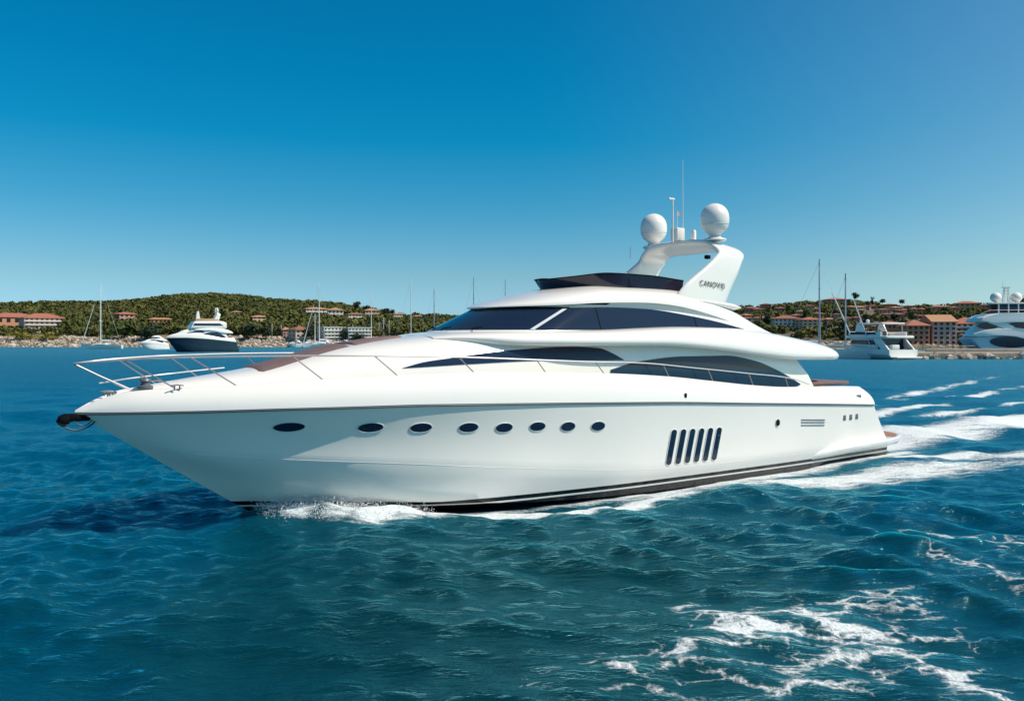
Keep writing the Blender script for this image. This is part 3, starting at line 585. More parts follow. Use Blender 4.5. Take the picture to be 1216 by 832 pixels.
# body colour: hull's reflection painted in as darker teal, bluer far off; paler where the wash has air in it
cmix = N('ShaderNodeMix', data_type='RGBA'); big = noise(mapped(0, (1, 1, 1)), .06, 2); ao_ = N('ShaderNodeAttribute'); ao_.attribute_name = 'painted_reflection'; L(math_('ADD', ao_.outputs['Fac'], math_('MULTIPLY', math_('SUBTRACT', big.outputs[0], .5), .3), True), cmix.inputs[0]); cmix.inputs[6].default_value = (.0002, .025, .033, 1); cmix.inputs[7].default_value = (.0001, .060, .118, 1)
aer = N('ShaderNodeMix', data_type='RGBA'); L(math_('MULTIPLY', math_('MAXIMUM', as_.outputs['Fac'], al_.outputs['Fac']), .35, True), aer.inputs[0]); L(cmix.outputs[2], aer.inputs[6]); aer.inputs[7].default_value = (.02, .13, .16, 1)
L(aer.outputs[2], b.inputs['Base Color']); b.inputs['Subsurface Weight'].default_value = .5; b.inputs['Subsurface Radius'].default_value = (.5, 1.0, 1.0); b.inputs['Subsurface Scale'].default_value = 1.0; b.inputs['IOR'].default_value = 1.24; b.inputs['Specular IOR Level'].default_value = .45; ar_ = N('ShaderNodeAttribute'); ar_.attribute_name = 'ripple_roughness'; L(ar_.outputs['Fac'], b.inputs['Roughness'])
bmp = N('ShaderNodeBump'); bmp.inputs['Distance'].default_value = .55; bmp.inputs['Strength'].default_value = .85; rsc = N('ShaderNodeMapRange'); L(ar_.outputs['Fac'], rsc.inputs[0]); rsc.inputs[1].default_value = .05; rsc.inputs[2].default_value = .4; rsc.inputs[3].default_value = 1.15; rsc.inputs[4].default_value = 3.2; L(rsc.outputs[0], bmp.inputs['Distance']); L(hsum, bmp.inputs['Height']); L(bmp.outputs[0], b.inputs['Normal'])
fb = N('ShaderNodeBsdfPrincipled'); fcr = N('ShaderNodeValToRGB'); fn2 = noise(mapped(0, (1, 1, 1)), 24, 4, .7); L(fn2.outputs[0], fcr.inputs[0]); fcr.color_ramp.elements[0].position = .3; fcr.color_ramp.elements[0].color = (.42, .52, .56, 1); fcr.color_ramp.elements[1].position = .6; fcr.color_ramp.elements[1].color = (.84, .86, .87, 1); L(fcr.outputs[0], fb.inputs['Base Color']); fb.inputs['Roughness'].default_value = .7
bm2 = N('ShaderNodeBump'); bm2.inputs['Distance'].default_value = .08; bm2.inputs['Strength'].default_value = .8; L(math_('ADD', fine.outputs[0], fm), bm2.inputs['Height']); L(bm2.outputs[0], fb.inputs['Normal'])
b.inputs['Specular IOR Level'].default_value = 0; b.inputs['Roughness'].default_value = 1
for lk in list(b.inputs['Roughness'].links): n.links.remove(lk)
gl = N('ShaderNodeBsdfGlossy'); gl.inputs['Color'].default_value = (.36, .88, 1.0, 1); L(ar_.outputs['Fac'], gl.inputs['Roughness']); L(bmp.outputs[0], gl.inputs['Normal'])
fr = N('ShaderNodeFresnel'); fr.inputs['IOR'].default_value = 1.31; L(bmp.outputs[0], fr.inputs['Normal']); wm = N('ShaderNodeMixShader'); L(fr.outputs[0], wm.inputs[0]); L(b.outputs[0], wm.inputs[1]); L(gl.outputs[0], wm.inputs[2])
ms = N('ShaderNodeMixShader'); L(fm, ms.inputs[0]); L(wm.outputs[0], ms.inputs[1]); L(fb.outputs[0], ms.inputs[2]); L(ms.outputs[0], n.nodes['Material Output'].inputs[0])
me.materials.append(m); sea = bpy.data.objects.new('sea', me); sc.collection.objects.link(sea); tag(sea, 'deep blue rippled sea with white wash trailing from the yacht', 'sea', kind='structure')

# spray thrown up along the bow wave: countless droplets, one object
ns_ = 15000; t = RNG.random(ns_); bxs = 3.4 + np.minimum(RNG.gamma(2.2, .75, ns_), 3.6 * RNG.random(ns_) ** .5); hbs = np.interp(bxs, [2.5, 3.6, 5, 7, 9, 12, 18, 24], [0, .3, 1.25, 1.98, 2.35, 2.6, 2.65, 2.5])
sidep = np.where(RNG.random(ns_) < .85, 1, -1); off = np.abs(RNG.normal(0, .32, ns_)) + .05; hz = np.abs(RNG.normal(0, 1, ns_)) * np.interp(bxs, [3, 4, 6, 9, 20], [.16, .26, .17, .06, .05]) * np.exp(-off) + .03 + np.interp(bxs, [3.5, 5, 7, 9, 20], [.08, .10, -.05, -.25, -.15])
wx = BX + bxs * ct + sidep * (hbs + off) * st; wy = BY + bxs * st - sidep * (hbs + off) * ct; rr = .0035 + .010 * RNG.random(ns_) ** 4
octv = np.array([(1, 0, 0), (-1, 0, 0), (0, 1, 0), (0, -1, 0), (0, 0, 1), (0, 0, -1)], float); octf = [(0, 2, 4), (2, 1, 4), (1, 3, 4), (3, 0, 4), (2, 0, 5), (1, 2, 5), (3, 1, 5), (0, 3, 5)]
V = (np.stack([wx, wy, hz], 1)[:, None, :] + octv[None] * rr[:, None, None]).reshape(-1, 3); F = [tuple(6 * i + k for k in q) for i in range(ns_) for q in octf]
sp_ = obj('spray', V, F, mat('spray_white', (.85, .87, .88), .4, var=.02), smooth=False, fix=False); tag(sp_, 'fine white spray thrown up along the bow wave', 'spray', kind='stuff')
#BACKGROUND

# ---------------------------------------------------------------- shore and hills behind
RID = pchip([-900, -300, 0, 60, 110, 150, 200, 240, 290, 340, 380, 420, 450, 480, 520, 560, 620, 700, 880, 930, 960, 1000, 1040, 1100, 1130, 1160, 1216, 1400, 2000],
            [364, 360, 359, 357, 357, 356, 350, 347.5, 350, 355, 357, 362, 367, 371, 373, 374, 373, 370, 362, 360, 357, 354, 358, 361, 360, 359, 359, 358, 362], 10)
def Ds(u): return np.interp(u, [560, 880], [335, 262])
def Dr(u): return Ds(u) + 250
def terr(u, t):          # height and distance of the land in the direction of photo column u, from its shore (t = 0) to its ridge (t = 1)
    u = np.asarray(u, float); t = np.asarray(t, float); D = Ds(u) + t * (Dr(u) - Ds(u)); bank = np.interp(u, [560, 880], [3.4, 2.0])
    zr = CAMH + (HY - (RID(u) + 6.5)) / FOC * Dr(u)
    z = np.where(t < .05, -1.2 + (bank + 1.2) * np.clip((t + .02) / .07, 0, 1), bank + (zr - bank) * np.clip((t - .05) / .95, 0, 1.0) ** 1.08)
    z = z - np.clip(t - 1, 0, 1) * 12
    return z + (fbm(u / 26 + 50, t * 7 + 9, 77, 3) - .5) * 3.2 * np.clip((t - .05) * 5, 0, 1) * (t < .97), D
us = np.linspace(-900, 2050, 560); ts = np.concatenate([np.linspace(-.02, .06, 12), np.linspace(.08, 1.0, 60), np.linspace(1.04, 1.6, 10)])
U_, T_ = np.meshgrid(us, ts); zt_, D_ = terr(U_, T_); V = np.stack([(U_ - HX) / FOC * D_, D_, zt_], -1).reshape(-1, 3); k = len(us)
F = [(i * k + j, i * k + j + 1, (i + 1) * k + j + 1, (i + 1) * k + j) for i in range(len(ts) - 1) for j in range(k - 1)]
mg, n, b = new_mat('dry_hillside'); L = n.links.new
g = N('ShaderNodeNewGeometry'); q1 = N('ShaderNodeTexNoise'); q1.inputs['Scale'].default_value = .12; q1.inputs['Detail'].default_value = 8; L(g.outputs['Position'], q1.inputs[0])
cr = N('ShaderNodeValToRGB'); L(q1.outputs[0], cr.inputs[0]); cr.color_ramp.elements[0].position = .38; cr.color_ramp.elements[0].color = (.04, .045, .018, 1); cr.color_ramp.elements[1].position = .68; cr.color_ramp.elements[1].color = (.22, .16, .10, 1)
L(cr.outputs[0], b.inputs['Base Color']); b.inputs['Roughness'].default_value = .95
hill = obj('hills', V, F, mg, fix=False); tag(hill, 'low wooded hills along the far shore', 'hills', kind='structure')

def find_t(u, v):
    t = np.linspace(.03, 1.0, 300); z, D = terr(np.full(300, u), t); p = HY - (z - CAMH) / D * FOC; i = int(np.argmin(np.abs(p - v))); return t[i], float(D[i]), float(z[i])
WALL = dict(peach=mat('peach_render', (.66, .47, .37), .85, var=.08, scale=.4), terra=mat('terracotta_render', (.46, .22, .13), .85, var=.12, scale=.4), pink=mat('pink_render', (.42, .26, .22), .85, var=.1, scale=.4), cream=mat('cream_render', (.52, .43, .32), .85, var=.1, scale=.4),
            white=mat('white_render', (.66, .63, .57), .85, var=.07, scale=.4), rose=mat('rose_render', (.56, .36, .31), .85, var=.1, scale=.4), orange=mat('ochre_render', (.46, .28, .13), .85, var=.1, scale=.4))
ROOF = dict(red=mat('red_roof_tiles', (.34, .125, .08), .85, var=.25, scale=1.2), brown=mat('brown_roof_tiles', (.26, .11, .07), .85, var=.25, scale=1.2), tan=mat('sandy_roof_tiles', (.42, .22, .12), .85, var=.2, scale=1.2), flat=mat('pale_flat_roof', (.5, .48, .44), .9, var=.08))
M['pane'] = mat('window_dark', (.02, .024, .03), .15, var=.2); M['rail'] = mat('balcony_white', (.72, .70, .66), .7, var=.05)
BLD = []
def building(name, label, u0, u1, v0, v1, wall, roof, rows, cols, depth=9, yaw=0, kind='hip', balc=False, group=None, D=None, cat='house'):
    uc = (u0 + u1) / 2
    if D is None: t, D, zb = find_t(uc, v1)
    else: zb = CAMH + (HY - v1) / FOC * D
    W = (u1 - u0) / FOC * D; H = (v1 - v0) / FOC * D; BLD.append((u0, u1, v0, v1, D))
    r = empty(name, ((uc - HX) / FOC * (D + depth / 2), D + depth / 2, zb), math.atan2((HX - uc), FOC) * 1.0 + yaw + .22, label=label, cat=cat, group=group)
    rh = H * (.24 if kind != 'flat' else .05); wh = H - rh
    MB().box((0, 0, wh / 2 - 1.5), (W, depth, wh + 3)).build('wall', WALL[wall], r, smooth=False)
    e = .5 if W > 5 else .3
    if kind == 'flat': MB().box((0, 0, wh + rh / 2), (W + e, depth + e, rh + .1)).build('roof', ROOF['flat'], r, smooth=False)
    else:
        a, c = W / 2 + e, depth / 2 + e; rl = max(.05, a - c * (.9 if kind == 'hip' else 0)) if kind == 'hip' else a
        V = [(-a, -c, wh), (a, -c, wh), (a, c, wh), (-a, c, wh), (-rl, 0, wh + rh), (rl, 0, wh + rh), (-a, -c, wh - .25), (a, -c, wh - .25), (a, c, wh - .25), (-a, c, wh - .25)]
        obj('roof', V, [(0, 1, 5, 4), (1, 2, 5), (2, 3, 4, 5), (3, 0, 4), (0, 1, 7, 6), (1, 2, 8, 7), (2, 3, 9, 8), (3, 0, 6, 9), (6, 7, 8, 9)], ROOF[roof], r, smooth=False)
    sw, sh = W / cols, wh / rows; first = None
    for i in range(rows):
        for j in range(cols):
            if first is None:
                first = MB().box((0, 0, 0), (sw * .46, .12, sh * .5)).build('window', M['pane'], r, smooth=False); w_ = first
            else: w_ = first.copy(); sc.collection.objects.link(w_)
            w_.location = (-W / 2 + (j + .5) * sw, -depth / 2 - .02, (i + .5) * sh)
        if balc:
            MB().box((0, -depth / 2 - .55, (i + .08) * sh), (W * .96, 1.0, .18)).box((0, -depth / 2 - 1.03, (i + .22) * sh), (W * .96, .06, sh * .24)).build('balcony', M['rail'], r, smooth=False)
    ns = max(1, int(depth / sw)); 
    for sg in (1, -1):
        for i in range(min(rows, 4)):
            for j in range(min(ns, 2)):
                w_ = first.copy(); sc.collection.objects.link(w_); w_.rotation_euler = (0, 0, math.pi / 2); w_.location = (sg * (W / 2 + .02), -depth / 2 + (j + .5) * depth / min(ns, 2), (i + .5) * sh)
    return r
building('hotel', 'long low terracotta hotel with a broad red hipped roof at the far left shore', -14, 43, 371, 393, 'terra', 'red', 2, 6, 16, .25, cat='hotel')
building('apartment_block', 'pale pink balconied block behind the yellow-green bushes, right of the terracotta hotel', 28, 71, 371.5, 395, 'peach', 'red', 4, 8, 12, -.02, balc=True, cat='apartments')
building('villa', 'red-roofed villa alone in the woods behind the lone sailboat on the left', 137, 160, 370, 381, 'pink', 'red', 2, 4, 10, .2)
building('terraced_house', 'long low pink house on the slope directly left of the navy yacht superstructure', 176, 205, 377, 384, 'terra', 'tan', 1, 6, 7, .1)
building('villa', 'small white villa among trees to the upper right of the navy yacht', 274, 287, 369, 374, 'white', 'tan', 1, 3, 6, -.1)
building('villa', 'cream tan-roofed villa halfway up the slope right of the navy yacht', 297, 318, 374, 382, 'cream', 'tan', 2, 4, 8, .1)
building('villa', 'cream villa at the water’s edge left of the twin sailboat masts', 346, 364, 387, 406, 'cream', 'brown', 3, 3, 9, .15)
building('villa', 'narrow pale house beside the cream villa at the waterside', 335, 343, 388, 401, 'pink', 'tan', 3, 2, 7, -.1)
building('villa', 'wide tan-roofed white villa high on the hill above the cream waterside villa', 361, 389, 364.5, 373, 'white', 'tan', 2, 6, 9, .05)
building('villa', 'white two-storey villa high on the hill beside the wide tan-roofed villa', 389, 407, 365, 377, 'white', 'tan', 2, 4, 9, -.15)
building('villa', 'white villa with terraces on the hilltop left of the dark umbrella pine', 411, 431, 371, 379, 'white', 'brown', 2, 5, 8, .1)
building('villa', 'tan-roofed villa on the ridge right of the dark umbrella pine', 432, 449, 366, 376, 'cream', 'tan', 2, 4, 8, .0)
building('villa', 'white villa on the ridge line between two bare masts', 465, 479, 371, 378, 'white', 'tan', 2, 4, 8, .1)
building('villa', 'low cream villa furthest right on the left-hand ridge', 489, 502, 374, 379, 'cream', 'tan', 1, 3, 7, -.1)
building('apartment_block', 'white flat-roofed apartment block with balconies right behind the twin masts', 380, 406, 388, 405, 'white', 'tan', 4, 6, 10, .08, 'flat', True, cat='apartments')
building('apartment_block', 'white flat-roofed apartment block with long balconies, left of the single bare mast', 411, 439, 388.5, 405, 'white', 'tan', 4, 7, 10, -.05, 'flat', True, cat='apartments')
building('villa', 'big red-roofed house on the ridge behind the tall grey mast', 979, 1003, 353, 362, 'terra', 'red', 2, 5, 10, .1)
building('apartment_block', 'large pink apartment block with sandy roof, between the moored motor yacht and the superyacht', 1100, 1127, 373, 409, 'rose', 'tan', 5, 4, 12, .12, 'gable', cat='apartments')
building('apartment_block', 'long pink wing with balconies and red roof beside the superyacht bow', 1127, 1164, 376, 409, 'rose', 'red', 5, 6, 11, -.05, 'hip', True, cat='apartments')
building('house', 'tall orange house directly behind the stern of the white motor yacht', 1072, 1097, 379, 409, 'terra', 'red', 4, 4, 10, .1)
building('house', 'red-roofed house behind the hardtop of the white motor yacht', 1043, 1072, 381, 397, 'terra', 'red', 2, 6, 9, -.1)
building('house', 'wide yellow house with a red roof on the hill above the pink apartment block', 1134, 1161, 357, 369, 'orange', 'red', 2, 5, 10, -.1)
building('house', 'small brown house on the hill just left of the superyacht domes', 1163, 1176, 360, 369, 'terra', 'brown', 2, 3, 8, .1)
building('house', 'red house on the hill directly above the left end of the pink apartment block', 1104, 1124, 362, 371, 'terra', 'red', 2, 4, 9, .1)
building('house', 'cream house low on the shore left of the tall grey mast', 949, 972, 376, 390, 'cream', 'red', 3, 4, 9, .1)
building('house', 'pale grey-walled house low on the shore just right of the yacht’s upper deck', 918, 947, 374, 391, 'white', 'brown', 3, 6, 9, -.05)
rv = np.random.default_rng(5)
GH = 'small terracotta houses on the right hillside'
spots = [(884 + i * 8.5 + rv.uniform(-2, 2), 366 + rv.uniform(0, 16)) for i in range(11)] + [(1048 + i * 7.5, 364 + rv.uniform(0, 9)) for i in range(7)] + [(972 + i * 11, 377 + rv.uniform(0, 10)) for i in range(6)] + [(1010 + 9 * i, 366 + rv.uniform(0, 5)) for i in range(4)] + [(1180 + 14 * i, 364 + rv.uniform(0, 8)) for i in range(3)] + [(886 + i * 11 + rv.uniform(-3, 3), 379 + rv.uniform(0, 8)) for i in range(6)] + [(1052 + i * 8, 374 + rv.uniform(-1, 7)) for i in range(6)] + [(1105 + i * 9, 367 + rv.uniform(0, 4)) for i in range(4)] + [(1000 + i * 10, 386 + rv.uniform(0, 8)) for i in range(8)]
for (u, v) in spots:
    wd = rv.uniform(8, 15); ht = rv.uniform(4.5, 7.5)
    building('house', 'small terracotta house with a tiled roof crowded among trees on the right hillside', u - wd / 2, u + wd / 2, v - ht, v, rv.choice(['terra', 'pink', 'cream', 'terra', 'orange']), rv.choice(['red', 'brown', 'tan', 'red']), 2, 3, 7, rv.uniform(-.35, .35), group=GH)

# ---- woods
def leafy(N_, rr):      # random unit directions
    v = rr.normal(size=(N_, 3)); return v / np.linalg.norm(v, axis=1)[:, None]
def leaf_mesh(name, C, S, tintv, m, rr, out=None):        # C centres, S sizes: one small four-sided leaf clump each, facing roughly outwards
    n_ = len(C); nn = leafy(n_, rr) * .55 + (0 if out is None else out); a = np.cross(nn, leafy(n_, rr)); a /= np.linalg.norm(a, axis=1)[:, None] + 1e-9; b_ = np.cross(nn, a); b_ /= np.linalg.norm(b_, axis=1)[:, None] + 1e-9
    q = np.stack([C + S[:, None] * (i * a + j * b_ * .8) for i, j in ((-1, -.3), (0, -1), (1, .3), (-.1, 1))], 1).reshape(-1, 3)
    me = bpy.data.meshes.new(name); me.vertices.add(4 * n_); me.vertices.foreach_set('co', q.astype(np.float32).ravel()); me.loops.add(4 * n_); me.loops.foreach_set('vertex_index', np.arange(4 * n_, dtype=np.int32))
    me.polygons.add(n_); me.polygons.foreach_set('loop_start', np.arange(0, 4 * n_, 4, dtype=np.int32)); me.update(calc_edges=True)
    at = me.attributes.new('kind_tint', 'FLOAT', 'POINT'); at.data.foreach_set('value', np.repeat(tintv, 4).astype(np.float32)); me.materials.append(m)
    o = bpy.data.objects.new(name, me); sc.collection.objects.link(o); return o
def leaf_mat(name, c0, c1, c2):
    global n, L
    m, n, b = new_mat(name); L = n.links.new; at = N('ShaderNodeAttribute'); at.attribute_name = 'kind_tint'; cr = N('ShaderNodeValToRGB'); L(at.outputs['Fac'], cr.inputs[0])
    cr.color_ramp.elements[0].color = c0 + (1,); cr.color_ramp.elements[1].color = c2 + (1,); e = cr.color_ramp.elements.new(.5); e.color = c1 + (1,)
    L(cr.outputs[0], b.inputs['Base Color']); b.inputs['Roughness'].default_value = .8; b.inputs['Specular IOR Level'].default_value = .2; return m
LM = leaf_mat('woodland_leaves', (.040, .053, .014), (.085, .092, .022), (.150, .125, .036))
rr = np.random.default_rng(3); NT = 20000
u = np.concatenate([rr.uniform(-160, 600, int(NT * .66)), rr.uniform(600, 870, int(NT * .05)), rr.uniform(870, 1420, int(NT * .29))]); t = rr.uniform(.07, 1.04, len(u)) ** .85
dens = fbm(u / 22, t * 9, 91, 3); keep = dens > np.where(u > 800, .43, .30) * np.where(t > .9, .6, 1); z, D = terr(u, t); hgt = rr.uniform(2.2, 4.4, len(u)) * np.where(u > 800, .8, 1)
top = HY - (z + hgt - CAMH) / D * FOC
for (u0, u1, v0, v1, Db) in BLD: keep &= ~((u > u0 - 3) & (u < u1 + 3) & (D < Db + 8) & (top < v1 - .30 * (v1 - v0)) & (top > v0 - 25)); keep &= ~((u > u0 - 4) & (u < u1 + 4) & (np.abs(D - Db - 4) < 8))
u, t, z, D, hgt = u[keep], t[keep], z[keep], D[keep], hgt[keep]; n_ = len(u); K = 34
X = (u - HX) / FOC * D; wdt = hgt * rr.uniform(.52, .80, n_); d = leafy(n_ * K, rr) * (rr.random(n_ * K) ** .2)[:, None]
C = np.repeat(np.stack([X, D, z + hgt * .55], 1), K, 0) + d * np.repeat(np.stack([wdt, wdt, hgt * .5], 1), K, 0)
S = np.repeat(wdt, K) * rr.uniform(.22, .40, n_ * K); tv = np.repeat(np.clip(rr.beta(2, 2.6, n_) + .25 * (fbm(u / 40, t * 5, 99, 2) - .5), 0, 1), K) + rr.normal(0, .08, n_ * K)
fo_ = leaf_mesh('woodland', C, S, np.clip(tv, 0, 1), LM, rr, d); tag(fo_, 'dense mixed green scrub and pine woods covering the far hills', 'woods', kind='stuff')

BARK = mat('tree_bark', (.09, .065, .045), .9, var=.3, scale=4)
LMT = dict(dark=leaf_mat('dark_leaves', (.016, .028, .016), (.028, .044, .022), (.05, .068, .03)), green=leaf_mat('green_leaves', (.035, .06, .016), (.065, .095, .026), (.11, .135, .042)), yellow=leaf_mat('yellow_green_leaves', (.13, .13, .02), (.22, .20, .035), (.34, .26, .05)), orange=leaf_mat('orange_leaves', (.12, .05, .015), (.22, .10, .03), (.30, .16, .05)))
def tree(name, label, uc, v0, v1, wpx, kind, D=None, group=None, umbrella=False, nl=420, cat='tree'):
    if D is None: _, D, zb = find_t(uc, v1)
    else: zb = CAMH + (HY - v1) / FOC * D
    H = (v1 - v0) / FOC * D; Wd = wpx / FOC * D; r = empty(name, ((uc - HX) / FOC * D, D, zb), 0, label=label, cat=cat, group=group); rg = np.random.default_rng(int(uc * 13 + v0))
    cb = .55 if umbrella else .12; b = MB(); b.tube([(0, 0, -.6), (.03 * Wd, 0, H * .35), (0, 0, H * .75)], [max(.1, H * .035), H * .025, H * .012], 7)
    for k_ in range(6): a = k_ * 1.05 + rg.uniform(-.3, .3); b.tube([(0, 0, H * rg.uniform(max(.3, cb - .05), .7)), (math.cos(a) * Wd * .2, math.sin(a) * Wd * .2, H * .72), (math.cos(a) * Wd * .36, math.sin(a) * Wd * .36, H * .82)], [H * .014, H * .009, H * .004], 5)
    b.build('trunk', BARK, r)
    nc = 14; cc = np.stack([rg.normal(0, .5, nc), rg.normal(0, .5, nc), rg.uniform(-1, 1, nc)], 1); cc /= np.maximum(1, np.linalg.norm(cc, axis=1))[:, None] / .8
    ci = rg.integers(0, nc, nl); p = cc[ci] + rg.normal(0, .21, (nl, 3)); C = p * [Wd / 2, Wd / 2, H * (1 - cb) / 2 * .95] + [0, 0, H * (1 + cb) / 2]
    o = leaf_mesh('crown', C, rg.uniform(.05, .11, nl) * min(Wd, H * 1.3), np.clip(.5 + .2 * rg.normal(size=nl) + (rg.random(nc)[ci] - .5) * .5, 0, 1), LMT[kind], rg, p / (np.linalg.norm(p, axis=1)[:, None] + .1)); o.parent = r
    return r
tree('bush', 'large yellow-green bush on the rocks in front of the terracotta hotel', 26, 393, 404.5, 30, 'yellow', cat='bush'); tree('bush', 'yellow-green bush on the rocks, right-hand one beneath the balconied block', 58, 394, 404.5, 34, 'yellow', cat='bush')
tree('broadleaf_tree', 'big round green tree on the shore directly right of the lone sailboat mast', 145, 381, 402, 34, 'green'); tree('bush', 'small bright yellow bush at the foot of the lone sailboat mast', 124, 397, 403.5, 10, 'yellow', cat='bush')
tree('broadleaf_tree', 'dark green tree on the shore behind the small white cruiser', 178, 385, 403, 32, 'dark'); tree('broadleaf_tree', 'dark round tree on the shore just right of the navy yacht stern', 299, 384, 403, 24, 'dark'); tree('broadleaf_tree', 'dark tree on the shore right beside the dark round tree', 316, 388, 403, 15, 'dark')
tree('pine_tree', 'bushy dark pine between the cream waterside villa and the twin masts', 369, 384, 407, 14, 'dark'); tree('conifer', 'dark pointed conifer between the two white apartment blocks', 408.5, 391, 407, 11, 'dark'); tree('broadleaf_tree', 'dark tree in front of the right-hand white apartment block', 424, 397, 407, 18, 'dark')
tree('umbrella_pine', 'dark umbrella pine standing clear of the ridge, tallest on the left hill', 424, 358, 374, 10, 'dark', umbrella=True); tree('umbrella_pine', 'smaller dark umbrella pine on the left ridge near the two-masted gap', 435.5, 362, 374, 7, 'dark', umbrella=True)
tree('pine_tree', 'dark pine on the left ridge, just left of the white ridge villa', 458, 365.5, 379, 9, 'dark', umbrella=True); tree('pine_tree', 'dark pine touching the left side of the white ridge villa', 466, 367, 379, 6, 'dark', umbrella=True)
tree('umbrella_pine', 'tall dark umbrella pine standing up from the right ridge, tallest there', 1015, 347, 364, 9, 'dark', umbrella=True); tree('conifer', 'slim dark conifer on the right ridge, next right of the tallest pine', 1036, 351, 364, 5, 'dark'); tree('umbrella_pine', 'rounded dark pine on the right ridge above the white motor yacht', 1048, 355, 366, 8, 'dark', umbrella=True); tree('umbrella_pine', 'small flat-topped pine rightmost on the right ridge line', 1071, 355, 367, 7.5, 'dark', umbrella=True)
tree('bush', 'orange-leaved bush on the quayside in front of the long pink wing', 1141, 397, 412, 15, 'orange', D=255, cat='bush'); tree('broadleaf_tree', 'green tree rising behind the superyacht domes at the right edge', 1216, 351, 364, 12, 'dark')
for i, (uu, v0, v1, wp) in enumerate([(1095, 384, 404, 14), (1002, 377, 399, 15), (1016, 384, 404, 14), (1030, 372, 388, 13), (960, 365, 379, 13), (938, 364, 376, 12), (912, 372, 388, 14), (1104, 364, 374, 10), (1125, 363, 374, 14), (1062, 372, 384, 13), (1083, 368, 381, 12)]):
    tree('broadleaf_tree', 'bushy green tree between the terracotta houses on the right hillside', uu, v0, v1, wp, 'green' if i % 3 else 'dark', group='trees between the right hillside houses')

# ---- boulders along the left shore
ico = bmesh.new(); bmesh.ops.create_icosphere(ico, subdivisions=1, radius=1); ico.verts.index_update(); IV = np.array([v.co for v in ico.verts]); IF = np.array([[v.index for v in f.verts] for f in ico.faces]); ico.free()
nr_ = 7200; u = np.concatenate([rr.uniform(-200, 620, 6700), rr.uniform(620, 900, 100), rr.uniform(900, 1300, 400)]); t = rr.uniform(-.008, .075, nr_) ** 1.0; z, D = terr(u, t); sz = rr.uniform(.22, .68, nr_) * (1 + (rr.random(nr_) < .08)); scl = rr.uniform(.6, 1.3, (nr_, 3)) * [1.2, 1, .75]
jit = 1 + rr.uniform(-.25, .25, (nr_, len(IV), 1)); V = (np.stack([(u - HX) / FOC * D, D, z], 1)[:, None] + IV[None] * jit * scl[:, None] * sz[:, None, None]).reshape(-1, 3)
F = (IF[None] + np.arange(nr_)[:, None, None] * len(IV)).reshape(-1, 3); rm, n, b = new_mat('shore_stone'); L = n.links.new
g = N('ShaderNodeNewGeometry'); cr = N('ShaderNodeValToRGB'); L(g.outputs['Random Per Island'], cr.inputs[0]); cr.color_ramp.elements[0].color = (.20, .155, .115, 1); cr.color_ramp.elements[1].color = (.58, .49, .40, 1); L(cr.outputs[0], b.inputs['Base Color']); b.inputs['Roughness'].default_value = .95
rk = obj('shore_rocks', V, F, rm, smooth=False, fix=False); tag(rk, 'pale tumbled boulders lining the far waterline', 'rocks', kind='stuff')

